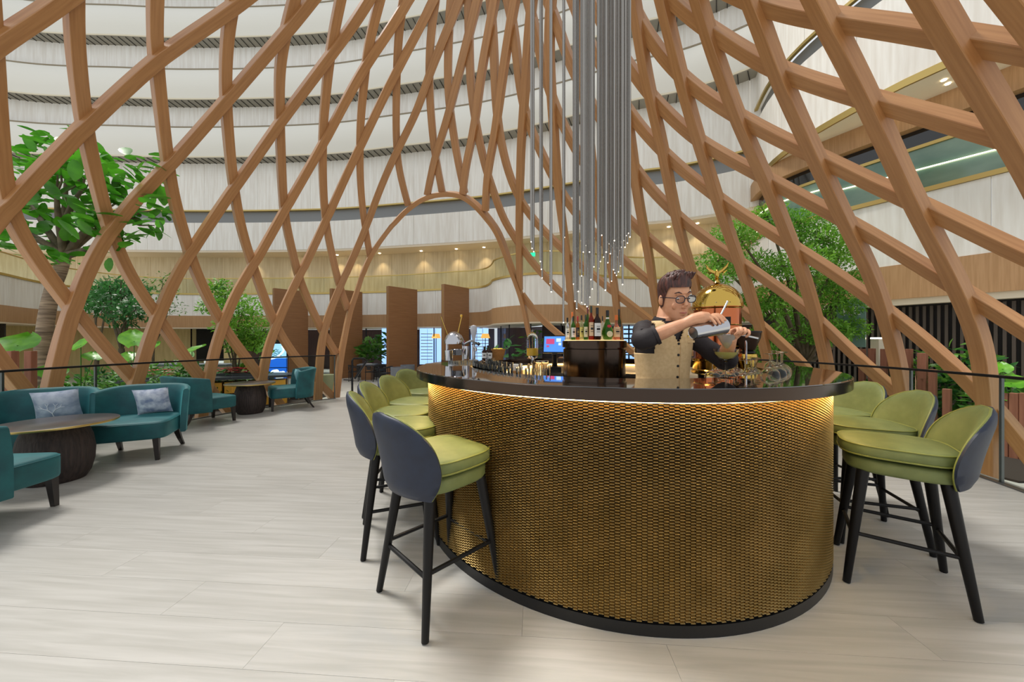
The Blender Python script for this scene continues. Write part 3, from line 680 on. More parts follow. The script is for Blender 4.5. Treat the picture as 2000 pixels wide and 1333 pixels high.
BL = [(260,441,120,'clear','black','white','clear bottle with black cap at the left end of the column','std',3.02),
 (395,285,105,'clear','orange',None,'clear bottle with bright orange cap standing behind the green-white one','std',3.16),
 (425,400,135,'green','dgreen','white','green bottle with white vertical-print label left of the red cap','std',2.93),
 (548,400,112,'amber','red','black','amber bottle with bright red cap and black label','std',2.88),
 (655,375,110,'pale','black','yellow','pale bottle with black cap and yellow label','std',2.86),
 (770,360,120,'green','dgreen','cream','bright green bottle with cream label beside the red liqueur','std',2.83),
 (826,150,105,'green','wine',None,'tall green bottle with wine-red capsule in the back row','std',3.06),
 (925,118,150,'red','dgreen','peach','red liqueur bottle with peach label and dark green stopper','std',2.82),
 (1095,160,205,'dark','black','white','dark brown bottle with white label and black capsule in the front row','std',2.81),
 (1240,400,85,'clear','black',None,'small clear bottle with black cap behind the green flask','std',3.02),
 (1380,235,320,'green','black','cream','squat green flask with round cream label and red seal','flask',2.85),
 (1630,370,205,'rose','orange','peach','rose coloured faceted bottle with orange capsule at the right end','dome',2.88),
 (1700,205,120,'olive','black','black','tall olive wine bottle with black capsule rearmost on the right','std',3.06)]
for X, top, wpx, g, c, l, lab, shp, Yb in BL:
    x = bx(X); y = 590+top/14.29; p = px(x,y,Yb); r = wpx/14.29/2*Yb/F*1.0
    if (Vector((p.x,Yb))-Vector(ccp[:2])).length > .262-r:   # keep the foot on the tray
        d = Vector((p.x,Yb))-Vector(ccp[:2]); d = d.normalized()*max(0.02,.262-r); p.x = ccp[0]+d.x; Yb = ccp[1]+d.y
    bottle(p.x, Yb, ZC, r, max(.14,p.z-ZC), g, c, l, lab, shp, rot=0.12)
# ================================================================ WORK COUNTER ITEMS
ZW = 0.965
def tumbler(p, lab, h=.085, r=.038, grp='tumblers on the bar rail'):
    o = MB().lathe([(.001,0),(r*.88,0),(r*.9,.003),(r,h),(r-.0025,h),(r*.86,.014),(.001,.014)], 18).build('glass_tumbler', M_cg, None, p, smooth=0.9)
    return tag(o, lab, 'glass', grp)
def on_ray(x, R, far=True):
    k = (x-CX0)/F; A = k*k+1; B = -2*(k*BC.x+BC.y); Cc = BC.x**2+BC.y**2-R*R; D = max(0,B*B-4*A*Cc); Y = (-B+(1 if far else -1)*math.sqrt(D))/2/A
    return Vector((k*Y, Y, 0))
# left inner rail: short glasses stand along the inner edge of the black counter
gs = thing('glass_shelf', 'steel glass shelf along the left inside edge of the bar', 'shelf', BC)
MB().lathe([(.90,1.05),(1.11,1.05),(1.11,1.06),(.90,1.06),(.90,1.05)], 30, a0=math.radians(168), a1=math.radians(238)).build('shelf_plate', M_steel, gs)
for a in (172,203,234): p = at_bar(a,1.0)-BC; MB().tube([(p.x,p.y,.965),(p.x,p.y,1.05)], .012, 8).build('shelf_leg', M_steel, gs)
for a in range(172, 238, 4):
    p = at_bar(a, 1.065); tumbler((p.x,p.y,1.06), 'clear short tumbler in the front row on the left inner shelf', .075, .034)
for a in range(174, 236, 5):
    p = at_bar(a, .96); tumbler((p.x,p.y,1.06), 'clear tall tumbler in the back row on the left inner shelf', .095, .035, 'tumblers in the back row')
# right: upturned coupe glasses
def coupe(p, lab, grp=None, up=True, s=1.0, liquid=None):
    t = thing('coupe_glass', lab, 'cocktail glass', p, 0, grp)
    pr = [(.001,.0),(.036,.0),(.037,.002),(.006,.006),(.004,.02),(.004,.082),(.010,.088),(.034,.100),(.053,.122),(.058,.150),(.0565,.150),(.051,.1235),(.032,.103),(.001,.0925)]
    pr = [(r*s, z*s) for r, z in pr]
    if not up: pr = [(r, .15*s-z) for r, z in pr]
    MB().lathe(pr, 24).build('bowl_and_stem', M_cg, t, smooth=0.9)
    if liquid: MB().lathe([(.001,.094*s),(.0315*s,.1045*s),(.047*s,.1225*s),(.052*s,.134*s),(.001,.134*s)], 24).build('cocktail', liquid, t, smooth=0.8)
    return t
gr = thing('glass_mat', 'dark ribbed drip shelf under the upturned coupe glasses', 'tray', BC)
MB().lathe([(.84,1.05),(1.115,1.05),(1.115,1.06),(.84,1.06),(.84,1.05)], 30, a0=math.radians(-58), a1=math.radians(-15)).build('tray', M_steel, gr)
for a in (-55,-36,-18): p = at_bar(a,1.0)-BC; MB().tube([(p.x,p.y,0),(p.x,p.y,1.05)], .012, 8).build('tray_leg', M_steel, gr)
ROWN = ('upturned coupe glass on the black counter in front of the right-hand rows','upturned coupe glass in the outer row of the right inner shelf','upturned coupe glass in the middle row of the right inner shelf','upturned coupe glass in the inmost row of the right inner shelf')
for row, (R, zz, st) in enumerate(((1.20,ZT+.002,6.0),(1.06,1.06,6.3),(.955,1.06,7.2),(.85,1.06,8.2))):
    a = -55+row*2.0
    while a < -17:
        p = at_bar(a, R); coupe((p.x,p.y,zz), ROWN[row], 'upturned coupe glasses', False, .85); a += st
# the cocktail being poured
M_liq = mat('pale_yellow_cocktail', (226,214,120), 0.1, trans=0.35, ior=1.3)
GP = px(1418,741,1.87); GP.z = ZT+.002
coupe(tuple(GP), 'coupe glass of pale yellow cocktail being poured by the bartender', None, True, 1.04, M_liq)
# brass espresso machine
M_gbrass = mat('polished_brass', (206,170,84), 0.1, metal=1.0)
M_copper = mat('polished_copper', (196,112,72), 0.12, metal=1.0)
mc = thing('espresso_machine', 'domed brass and copper espresso machine topped by an eagle', 'coffee machine', (1.74,3.0,ZW), -0.55)
MB().lathe([(.19,.06),(.2,.07),(.2,.09),(.185,.1),(.185,.17),(.195,.175),(.195,.19)], 40).build('base_ring', M_gbrass, mc, smooth=.5)
MB().lathe([(.178,.10),(.178,.62)], 40).build('copper_body', M_copper, mc, smooth=1)
for z in (.3,.47,.61): MB().lathe([(.179,z-.006),(.186,z),(.179,z+.006)], 40).build('band', M_gbrass, mc)
dm = MB().lathe([(.192,.62)]+[(.192*math.cos(a),.63+.195*math.sin(a)) for a in [i*PI/2/12 for i in range(12)]]+[(.001,.825)], 40).build('dome', M_gbrass, mc, smooth=1.2)
MB().lathe([(.001,.825),(.03,.83),(.018,.845),(.012,.86),(.022,.868),(.001,.88)], 16).build('finial', M_gbrass, dm)
eg = MB(); eg.lathe([(.001,-.02),(.016,0),(.02,.02),(.012,.045),(.008,.055),(.001,.062)], 10, (0,0,.885))
for s in (-1,1):
    eg.tube([(0,0,.91),(s*.035,.005,.93),(s*.07,.012,.965),(s*.085,.02,1.0)], [.012,.014,.011,.003], 6)
    eg.tube([(s*.03,0,.925),(s*.05,0,.915),(s*.075,.005,.935)], [.006,.008,.002], 5)
eg.build('eagle', M_gbrass, mc, smooth=1.0)
for a in range(0,360,30): MB().lathe([(.001,0),(.008,.002),(.001,.012)], 8, (.186*math.cos(math.radians(a)),.186*math.sin(math.radians(a)),.645)).build('stud', M_black, dm)
MB().box((0,-.165,.5),(.2,.07,.06)).build('group_head_panel', M_black, mc, smooth=None)
for k in range(3): MB().lathe([(.026,0),(.026,.05),(.03,.055)], 14, (-.06+k*.06,-.19,.44)).build('group_head', M_chrome, mc)
for s in (-1,1): MB().tube([(s*.06,-.19,.43),(s*.06,-.3,.41)], .011, 8).build('portafilter_handle', M_black, mc)
MB().tube([(.17,-.12,.36),(.2,-.18,.34),(.2,-.19,.16)], .007, 6).build('steam_wand', M_chrome, mc)
for a in (40,140,220,320): MB().lathe([(.02,0),(.024,.06)], 8, (.15*math.cos(math.radians(a)),.15*math.sin(math.radians(a)),0)).build('foot', M_black, mc)
# grinder
gd = thing('coffee_grinder', 'coffee grinder with smoked hopper and brass body beside the espresso machine', 'coffee grinder', (1.87,2.80,ZW+.0))
M_smoke = mat('smoked_hopper', (92,70,56), 0.05, trans=0.6, ior=1.2); M_bean = mat('coffee_beans', (36,20,14), 0.5, bump=0.6, scale=(80,80,80), ns=1)
MB().lathe([(.001,.0),(.09,.0),(.085,.03),(.06,.06),(.055,.14),(.07,.2),(.062,.235),(.001,.235)], 24).build('body', M_gbrass, gd, smooth=.8)
MB().lathe([(.035,.235),(.05,.245),(.05,.255),(.035,.262)], 20).build('collar', M_black, gd)
MB().lathe([(.035,.262),(.05,.275),(.085,.36),(.092,.405),(.088,.405),(.08,.36),(.045,.28)], 24).build('hopper', M_smoke, gd, smooth=.9)
MB().lathe([(.001,.268),(.044,.282),(.066,.335),(.001,.338)], 20).build('beans', M_bean, gd)
MB().lathe([(.094,.405),(.094,.415),(.01,.42),(.008,.435),(.001,.437)], 24).build('lid', M_black, gd)
# juice dispenser
pj = on_ray(1040, .95); 
jd = thing('juice_dispenser', 'clear domed juice dispenser of yellow juice on a chrome pedestal', 'drink dispenser', (pj.x,pj.y,ZW))
M_juice = mat('orange_juice', (214,170,40), 0.3)
MB().lathe([(.001,0),(.06,0),(.062,.01),(.028,.03),(.025,.15),(.05,.165),(.055,.18),(.001,.18)], 24).build('pedestal', M_chrome, jd, smooth=.6)
MB().lathe([(.056,.18),(.062,.19),(.062,.34),(.055,.385),(.035,.415),(.012,.428),(.001,.43)], 24).build('dome', M_cg, jd, smooth=.9)
MB().lathe([(.001,.184),(.057,.184),(.058,.262),(.001,.262)], 24).build('juice', M_juice, jd)
MB().tube([(0,-.05,.17),(0,-.085,.165),(0,-.09,.14)], .008, 8).build('tap', M_chrome, jd)
MB().lathe([(.001,.43),(.01,.435),(.012,.45),(.001,.458)], 12).build('knob', M_chrome, jd)
# till screen
pt = on_ray(1083, .93)
ps = thing('till_terminal', 'tilted till touchscreen showing a blue and pink screen', 'till', (pt.x,pt.y,ZW), -0.25)
M_scr = mat('till_screen_blue', (70,130,220), 0.3, emit=0.9); M_pnk = mat('till_screen_pink', (190,60,110), 0.3, emit=0.7); M_wht = mat('till_screen_white', (190,215,225), 0.3, emit=0.8)
MB().box((0,0,.03),(.17,.2,.06)).build('base', M_black, ps, smooth=None); MB().tube([(0,.02,.06),(0,.0,.2)], .03, 10).build('stand', M_black, ps)
RM = Matrix.Rotation(math.radians(-18), 3, 'X')
hd = MB().box((0,0,.3),(.25,.025,.2), rot=RM).build('monitor', M_black, ps, smooth=None)
def scr(cx, cz, wx, hz, m_, nm, dy): 
    c = Vector((0,0,.3))+RM @ Vector((cx,-.0135-dy,cz)); MB().box(c,(wx,.002,hz), rot=RM).build(nm, m_, hd, smooth=None)
scr(0,0,.225,.175,M_scr,'screen',0); scr(-.045,.03,.09,.06,M_pnk,'screen_tile',.002); scr(.045,.045,.05,.04,M_wht,'screen_tile',.002); scr(.06,0,.03,.03,M_wht,'screen_tile',.002); scr(-.07,-.025,.03,.02,M_pnk,'screen_tile',.002)
# basket of lemons, small bottles, jars, dispensers on the far work counter
pb = on_ray(972, 1.30); pb.z = ZT+.002
M_wick = mat('wicker', (176,120,60), 0.7, bump=0.6, scale=(60,60,90), ns=1); M_lemon = mat('lemon', (222,196,50), 0.5)
bk = thing('wicker_basket', 'small wicker basket on the far side of the bar', 'basket', tuple(pb))
MB().lathe([(.001,0),(.06,0),(.085,.1),(.09,.11),(.082,.105),(.055,.01),(.001,.01)], 20).build('basket_body', M_wick, bk)
for k, (dx, dy) in enumerate(((-.03,-.02),(.03,.0),(0,.03))):
    o = MB().lathe([(.001,-.032),(.018,-.026),(.028,0),(.018,.026),(.001,.034)], 14).build('lemon', M_lemon, None, (pb.x+dx,pb.y+dy,pb.z+.095), (0.4,1.2,k)); tag(o, 'yellow lemon heaped in the wicker basket', 'lemon', 'lemons in the basket')
for k, (x, R, h, c) in enumerate(((946,1.32,.12,'black'),(953,1.36,.13,'black'),(957,1.28,.12,'black'))):
    p = on_ray(x, R); bottle(p.x, p.y, ZT+.002, .026, h+.02, 'dark', c, 'white', ('small dark bitters bottle leftmost by the basket','small dark bitters bottle in the middle by the basket','small dark bitters bottle closest to the basket')[k], group='bitters bottles by the basket')
M_jar = gl('jar_glass', (236,226,206), .02, 1.2)
for k, x in enumerate((1053,1064)):
    p = on_ray(x, .92-.06*k); t = thing('storage_jar', ('wide clear storage jar left of the till','clear storage jar touching the till')[k], 'jar', (p.x,p.y,ZW))
    MB().lathe([(.001,0),(.045,0),(.047,.09),(.04,.1),(.04,.115),(.001,.115)], 20).build('jar_body', M_jar, t, smooth=.9); MB().lathe([(.042,.115),(.042,.13),(.001,.132)], 20).build('lid', M_steel, t)
    MB().lathe([(.001,.004),(.042,.004),(.043,.06),(.001,.06)], 16).build('contents', LM['peach'], t)
p = on_ray(972,1.03); t = thing('steel_shaker_pot', 'short steel pot on the far work counter', 'pot', (p.x,p.y,ZW)); MB().lathe([(.001,0),(.055,0),(.058,.12),(.054,.12),(.05,.006),(.001,.006)], 24).build('pot_body', M_chrome, t); MB().lathe([(.058,.112),(.061,.12),(.057,.123)], 24).build('rim', M_chrome, t)
p = on_ray(1008,1.0); t = thing('napkin_caddy', 'low wooden caddy on the far work counter', 'caddy', (p.x,p.y,ZW)); MB().box((0,0,.04),(.14,.1,.08)).build('box', M_wick, t, smooth=None); MB().box((0,0,.09),(.11,.07,.03)).build('napkins', LM['white'], t, smooth=None)
p = on_ray(1012,.86); t = thing('bar_mat', 'white chopping board with blue cloth on the work counter', 'board', (p.x,p.y,ZW)); MB().box((0,0,.01),(.3,.16,.02)).build('board', LM['white'], t, smooth=None); MB().box((-.03,0,.026),(.1,.08,.012)).build('cloth', mat('blue_cloth', (70,80,150), .8), t, smooth=None)
# chrome lever juicer and ice scoop cluster at the left of the bar
pl = at_bar(178, 1.26); pl.z = ZT+.002
pl2 = on_ray(893, 1.30); pl2.z = ZT+.002
ju = thing('chrome_press', 'chrome lever citrus press with two long spoons at the left of the bar', 'citrus press', tuple(pl2), 0.5)
MB().box((0,0,.012),(.24,.2,.024)).build('base', M_chrome, ju, smooth=None)
for s in (-1,1): MB().tube([(s*.08,.05,.02),(s*.08,.05,.2)], .012, 10).build('column', M_chrome, ju)
MB().lathe([(.001,0),(.05,0),(.065,.05),(.06,.055),(.045,.01),(.001,.01)], 20, (0,-.02,.07)).build('cup', M_chrome, ju)
MB().lathe([(.09,.0),(.092,.03),(.07,.08),(.03,.11),(.001,.115)], 24, (-.02,.03,.17)).build('hood', M_chrome, ju, smooth=1)
MB().tube([(.05,0,.16),(.12,-.03,.2),(.19,-.04,.17)], .012, 8).build('lever', M_chrome, ju); MB().lathe([(.001,-.02),(.02,0),(.001,.02)], 12, (.195,-.04,.17)).build('lever_knob', M_black, ju)
MB().lathe([(.028,0),(.028,.12),(.001,.12)], 16, (.1,.03,.03)).build('measure', M_chrome, ju)
MB().lathe([(.035,0),(.04,.09),(.036,.09),(.03,.004)], 16, (-.1,-.06,.025)).build('tin', M_chrome, ju)
for s, tx in ((-1,-.14),(1,.06)): MB().tube([(s*.03-.03,.03,.2),(tx,.05,.42)], [.003,.004], 6).build('long_spoon', M_gbrass, ju); 
MB().lathe([(.001,0),(.012,.008),(.014,.03),(.001,.034)], 10, (.06,.05,.415)).build('spoon_head', M_gbrass, ju)
pt2 = on_ray(925, 1.24); bt = thing('beer_tap', 'beer tap with pale pear-shaped handle standing on the bar', 'beer tap', (pt2.x,pt2.y,ZT+.002), .4)
MB().lathe([(.001,0),(.045,0),(.045,.012),(.018,.02),(.016,.16),(.024,.17),(.001,.18)], 18).build('column', M_chrome, bt); MB().tube([(0,0,.13),(0,-.06,.13),(0,-.075,.1)], .011, 8).build('spout', M_chrome, bt)
MB().lathe([(.008,.18),(.012,.2),(.026,.27),(.033,.31),(.028,.345),(.001,.355)], 18).build('handle', LM['silver'], bt, smooth=1)
# ================================================================ LOUNGE FURNITURE
M_teal = mat('teal_velvet', (22,92,96), 0.6, rgb2=(16,74,80), scale=(3,3,3), ns=2.5, det=3, sheen=0.9)
M_dleg = mat('espresso_leg', (34,27,25), 0.35)
M_bark = mat('combed_dark_wood', (62,50,46), 0.65, rgb2=(38,30,28), scale=(26,26,2.2), ns=2.2, det=5, bump=0.9, bd=0.012)
M_ttop = mat('dark_veneer_top', (76,70,70), 0.28, rgb2=(66,60,60), scale=(2,20,2), ns=2)
def make_chair():
    t = thing('lounge_chair', 'lounge chair', 'armchair', group='teal velvet lounge chairs')
    # +y = front
    W, D = .34, .335
    rows = []; seg = 44
    for z, k in ((.235,.955),(.242,.985),(.26,1.0),(.385,1.0),(.405,.992),(.418,.965),(.424,.90),(.43,.55),(.432,.2)):
        rows.append([Vector((sup(2*PI*i/seg,W*k,D*k,7)[0]*(1+.05*sup(2*PI*i/seg,1,1,7)[1]), sup(2*PI*i/seg,W*k,D*k,7)[1], z-(.02 if z < .3 else 0)*0)) for i in range(seg)])
    m = MB(); m.grid(rows, True); m.f += [tuple(range(seg))[::-1], tuple(range((len(rows)-1)*seg, len(rows)*seg))]
    se = m.build('seat', M_teal, t, smooth=1.0)
    MB().tube([rows[4][i] for i in range(seg)], .004, 5, closed=True).build('piping', M_teal, se)
    # wrap-round back: plan path from right wing round the rear to left wing
    path = []
    for i in range(33):
        u = i/16-1; x = .385*math.sin(u*1.18)/math.sin(1.18); y = -.36+.0*u+.30*abs(u)**3.2
        path.append((x,y,u))
    def ring(k):
        x, y, u = path[k]; a = path[max(k-1,0)]; b = path[min(k+1,32)]; tx, ty = b[0]-a[0], b[1]-a[1]; L = math.hypot(tx,ty); n = Vector((-ty/L, tx/L, 0))   # inward
        top = .775-.05*abs(u)**4; lean = Vector((0,-.055,0)); th = .042*(1-.35*abs(u)**6); out = []
        for z, o in ((.215,-.6),(.225,-.95),(.30,-1.0),(.50,-1.0),(.66,-1.0),(top-.02,-.95),(top-.004,-.6),(top,0),(top-.004,.6),(top-.02,.95),(.66,1.0),(.50,1.0),(.30,1.0),(.225,.95),(.215,.6)):
            f = max(0,(z-.3)/.47); out.append(Vector((x*(1+.05*f),y,z))+lean*f*f+n*o*th)
        return out
    R = [ring(k) for k in range(33)]; m = MB(); m.grid([r+[r[0]] for r in R]); n = len(R[0])+1
    m.f += [tuple(range(n-1))[::-1], tuple(range(32*n, 33*n-1))]
    m.build('backrest', M_teal, t, smooth=1.0)
    for s in (-1,1):
        m = MB(); m.add([(s*.27-.026,.29-.026,.245),(s*.27+.026,.29-.026,.245),(s*.27+.026,.29+.026,.245),(s*.27-.026,.29+.026,.245)]+[(s*.285-.016,.3-.016,0),(s*.285+.016,.3-.016,0),(s*.285+.016,.3+.016,0),(s*.285-.016,.3+.016,0)], [(0,1,2,3),(7,6,5,4),(0,4,5,1),(1,5,6,2),(2,6,7,3),(3,7,4,0)])
        m.build('front_leg', M_dleg, t, smooth=None)
        pts = [(s*.26,-.26,.245),(s*.265,-.28,.17),(s*.275,-.315,.09),(s*.285,-.375,0)]
        m = MB(); rw = []
        for (x,y,z), hw in zip(pts, (.027,.025,.021,.017)): rw.append([Vector((x-hw,y-hw*.9,z)),Vector((x+hw,y-hw*.9,z)),Vector((x+hw,y+hw*.9,z)),Vector((x-hw,y+hw*.9,z))])
        m.grid(rw, True); m.f += [(0,1,2,3),(15,14,13,12)]; m.build('rear_leg', M_dleg, t, smooth=None)
    return t
def face(o, fx, fy): o.rotation_euler = (0,0,math.atan2(fy,fx)-PI/2)
ch0 = make_chair()
CH = [((-3.86,2.46),(-.12,1),'teal lounge chair cut by the left picture edge, facing away'),
      ((-4.98,3.70),(.62,-.78),'teal lounge chair with the white-tree cushion, behind the near table'),
      ((-4.27,4.02),(.43,-.90),'teal lounge chair with the mottled blue cushion, right of the near table'),
      ((-4.93,5.62),(.38,.92),'teal lounge chair seen from the side with no cushion'),
      ((-4.36,6.92),(-.78,-.62),'teal lounge chair with the pale teal cushion, farthest from the camera')]
for i, (p, f, lab) in enumerate(CH):
    o = ch0 if i == 0 else copy_tree(ch0); o.location = (p[0],p[1],0); face(o,*f); o['label'] = lab
# cushions
def cushion(name, mtl, lab, chair, dx, w=.38, z=.435, motif=None, tilt=.28, y=-.2):
    p, f, _ = CH[chair]; a = math.atan2(f[1],f[0])-PI/2; rows = []; N = 14
    def pt(u, v, s):
        k = (1-abs(u)**3.0)*(1-abs(v)**3.0); e = 1-.09*(1-abs(u)**2)*abs(v)**4-.09*(1-abs(v)**2)*abs(u)**4
        return Vector((u*w/2*(1-.07*(1-abs(v)**2)), s*.062*k**.6, v*w/2*(1-.07*(1-abs(u)**2))))
    m = MB()
    for s in (1,-1): m.grid([[pt(i/N*2-1,j/N*2-1,s) for i in range(N+1)] for j in range(N+1)])
    c, s_ = math.cos(a), math.sin(a); lx, ly = dx, y
    o = m.build(name, mtl, None, (p[0]+lx*c-ly*s_, p[1]+lx*s_+ly*c, z+w/2*.97), (-tilt,.06,a), smooth=3.2)
    tag(o, lab, 'cushion', 'scatter cushions'); 
    if motif: motif(o, pt)
    return o
M_cu1 = mat('grey_blue_satin', (196,204,218), 0.32, rgb2=(150,162,186), scale=(7,7,7), ns=2, det=3, sheen=.5)
M_cu2 = mat('mottled_blue_satin', (212,218,230), 0.32, rgb2=(128,142,174), scale=(9,9,9), ns=1.6, det=6, sheen=.5)
M_cu3 = mat('pale_teal_cloth', (124,176,188), 0.6, sheen=.3)
M_emb = mat('silver_embroidery', (244,246,250), 0.4)
def tree_motif(o, pt):
    rnd = random.Random(3)
    def P(u, v): q = pt(u,v,1); return q+Vector((0,.006,0))
    def twig(u, v, a, L, d):
        u2 = u+math.cos(a)*L; v2 = v+math.sin(a)*L
        if abs(u2) > .85 or abs(v2) > .85: return
        MB().tube([P(u+(u2-u)*k/3,v+(v2-v)*k/3) for k in range(4)], .0026*(.75**d)+.0008, 5).build('embroidered_branch', M_emb, o)
        if d < 3:
            for s in (-1,1): twig(u2,v2,a+s*(.35+.35*rnd.random()),L*.78,d+1)
    twig(.15,-.85,PI/2-.1,.42,0); 
cushion('cushion', M_cu1, 'grey-blue satin cushion with a white tree embroidered on it', 1, -.10, .34, motif=tree_motif, y=-.16)
cushion('cushion', M_cu2, 'mottled pale blue cushion on the chair right of the near table', 2, -.08, .32, y=-.16)
cushion('cushion', M_cu3, 'plain pale teal cushion on the farthest lounge chair', 4, -.05, .33, y=-.16)
# tables
def table(p, lab, R=.4, h=.545, rb=.235):
    t = thing('barrel_table', lab, 'coffee table', (p[0],p[1],0), 0.3, 'round coffee tables')
    MB().lathe([(rb*.78,0),(rb*.92,.06),(rb*1.02,.17),(rb*1.04,.28),(rb*.97,.40),(rb*.80,h-.02),(.001,h-.02)], 40).build('barrel_base', M_bark, t, smooth=.8)
    MB().lathe([(.001,h-.02),(R,h-.02),(R+.002,h-.014),(R+.002,h-.004),(R,h-.001)], 64).build('brass_edge', M_gold, t)
    MB().lathe([(R,h-.0012),(R-.002,h),(.001,h)], 64).build('table_top', M_ttop, t)
table((-4.27,3.31), 'near round coffee table with dark combed barrel base')
table((-4.74,6.40), 'far round coffee table between the two facing teal chairs', .38)
table((-5.22,2.93), 'round coffee table just peeping in at the left picture edge', .30, .54, .17)
# ================================================================ PLANTS
M_lf1 = mat('bright_fig_leaf', (92,172,40), 0.35, rgb2=(56,126,28), scale=(3,3,3), ns=1, rnd=.25, trans=0.0)
M_lf2 = mat('tree_leaf', (128,182,58), 0.45, rgb2=(86,146,42), scale=(1.3,1.3,1.3), ns=2, rnd=0.0)
M_lf3 = mat('deep_green_leaf', (70,134,62), 0.4, rgb2=(46,100,48), scale=(2,2,2), ns=2)
M_lf4 = mat('shrub_leaf', (112,162,60), 0.4, rgb2=(62,116,46), scale=(2,2,2), ns=2)
M_ear = mat('elephant_ear_leaf', (120,190,40), 0.35, rgb2=(90,160,34), scale=(3,3,3), ns=2)
for m in (M_lf1,M_lf2,M_lf3,M_lf4,M_ear):
    nt = m.node_tree; b = nt.nodes['Principled BSDF']; out = nt.nodes['Material Output']; tr = nt.nodes.new('ShaderNodeBsdfTranslucent'); mx = nt.nodes.new('ShaderNodeMixShader'); mx.inputs[0].default_value = .35
    src = b.inputs['Base Color'].links[0].from_socket; nt.links.new(src, tr.inputs['Color']); nt.links.new(b.outputs[0], mx.inputs[1]); nt.links.new(tr.outputs[0], mx.inputs[2]); nt.links.new(mx.outputs[0], out.inputs['Surface'])
M_bk1 = mat('ringed_pale_bark', (170,150,126), 0.8, rgb2=(98,82,68), scale=(1.5,1.5,16), ns=1.6, det=5, bump=.8, bd=.03)
M_bk2 = mat('grey_brown_bark', (104,92,70), 0.8, rgb2=(78,70,50), scale=(6,6,3), ns=2, bump=.5, bd=.02)
M_soil = mat('planter_soil', (52,42,34), .9); M_plant = mat('dark_planter', (60,60,60), .5)
M_post = mat('reddish_timber_post', (158,104,80), .6, rgb2=(140,88,66), scale=(10,10,.8), ns=2)
rp = random.Random(11)
def rdir(up=0.0):
    while 1:
        v = Vector((rp.uniform(-1,1),rp.uniform(-1,1),rp.uniform(-1,1)))
        if .1 < v.length < 1: v.normalize(); v.z += up; return v.normalized()
def leafmesh(L, W, droop=.15, n=4, lobes=None):
    m = MB(); rows = []
    for i in range(n+1):
        t = i/n; w_ = W/2*math.sin(PI*min(1,t*.92+.06))**.7; z = -droop*L*t*t
        rows.append([Vector((-w_,t*L,z+.12*w_)),Vector((0,t*L,z)),Vector((w_,t*L,z+.12*w_))])
    m.grid(rows); return m
def place(lm_v, lm_f, V, Fc, p, d, roll, s):
    q = d.to_track_quat('Y','Z'); M3 = q.to_matrix() @ Matrix.Rotation(roll,3,'Y'); o = len(V)
    for v in lm_v: V.append(tuple(p+M3 @ (Vector(v)*s)))
    Fc.extend(tuple(i+o for i in f) for f in lm_f)
def branchy(m, p, d, L, r, depth, tips, spread=.6, kids=3, up=.15, bend=.25):
    pts = [p]; q = p.copy(); dd = d.copy()
    for i in range(4):
        dd = (dd+rdir(0)*bend*.4+Vector((0,0,up*.3))).normalized(); q = q+dd*L/4; pts.append(q.copy())
    m.tube(pts, [r*(1-.42*i/4) for i in range(5)], 7 if depth < 2 else 5)
    if depth == 0: tips.append((q,dd)); return
    for k in range(kids):
        nd = (dd+rdir(up)*spread).normalized(); branchy(m, q if k else pts[4], nd, L*rp.uniform(.62,.82), r*.55, depth-1, tips, spread, kids, up, bend)
    if depth < 3: tips.append((pts[3],dd))
# ---- big fig tree on the left
def at(x, y, Y): return px(x,y,Y)
FT = thing('fig_tree', 'large tree with ringed pale trunk and big rounded leaves on the left', 'tree')
base = at(86,860,6.5); base.z = LOWZ
tp = [base, at(82,780,6.5), at(84,690,6.5), at(91,620,6.5), at(103,565,6.5), at(117,530,6.5), at(126,500,6.5)]
MB().tube(catmull(tp,4), [.125-.0016*i for i in range(25)], 16).build('trunk', M_bk1, FT, smooth=1.0)
bm_ = MB(); tips = []
fk = tp[-1]
for x, y, Y in ((40,470,6.3),(60,400,6.9),(110,380,6.2),(160,370,6.7),(205,410,6.4),(240,430,6.9),(200,470,6.0),(20,420,6.6),(130,340,7.0)):
    e = at(x,y,Y); mid = (fk+e)/2+rdir(.2)*.12; bm_.tube(catmull([fk,mid,e],4), [.07-.0055*i for i in range(9)], 7)
    for k in range(4):
        d = ((e-fk).normalized()+rdir(.35)*.8).normalized(); q = e+d*rp.uniform(.25,.6); bm_.tube([e,(e+q)/2+rdir(0)*.05,q], [.022,.016,.009], 5); tips.append((q,d))
bm_.build('branches', M_bk2, FT, smooth=1.0)
lmA = leafmesh(.30,.17); meA = lmA.mesh('leaf', 3.2)
spots = []
for q, d in tips:
    for k in range(6): spots.append((q+rdir(0)*.16, (d*.4+rdir(.1)).normalized()))
for i in range(330):   # fill the outline of the crown
    a = rp.uniform(0,2*PI); rr = math.sqrt(rp.random()); x = 130+205*rr*math.cos(a); y = 385+135*rr*math.sin(a)
    if x > 190 and y < 300: y += 40
    spots.append((at(x,y,6.5+rp.uniform(-.9,.9)), rdir(.1)))
rp.shuffle(spots)
for i, (p, d) in enumerate(spots[:300]):
    o = obj('leaf', meA, M_lf1, FT, p); d2 = Vector((d.x,d.y,d.z*.5-.1)).normalized(); o.rotation_euler = d2.to_track_quat('Y','Z').to_euler(); s = rp.uniform(.7,1.25); o.scale = (s,s,s)
V = []; Fc = []
for p, d in spots[300:]: place(lmA.v, lmA.f, V, Fc, p, d, rp.uniform(-.6,.6), rp.uniform(.7,1.2))
if V:
    m = MB(); m.v = V; m.f = Fc; tag(obj('foliage', m.mesh('foliage',3.2), M_lf1, FT), kind='stuff')
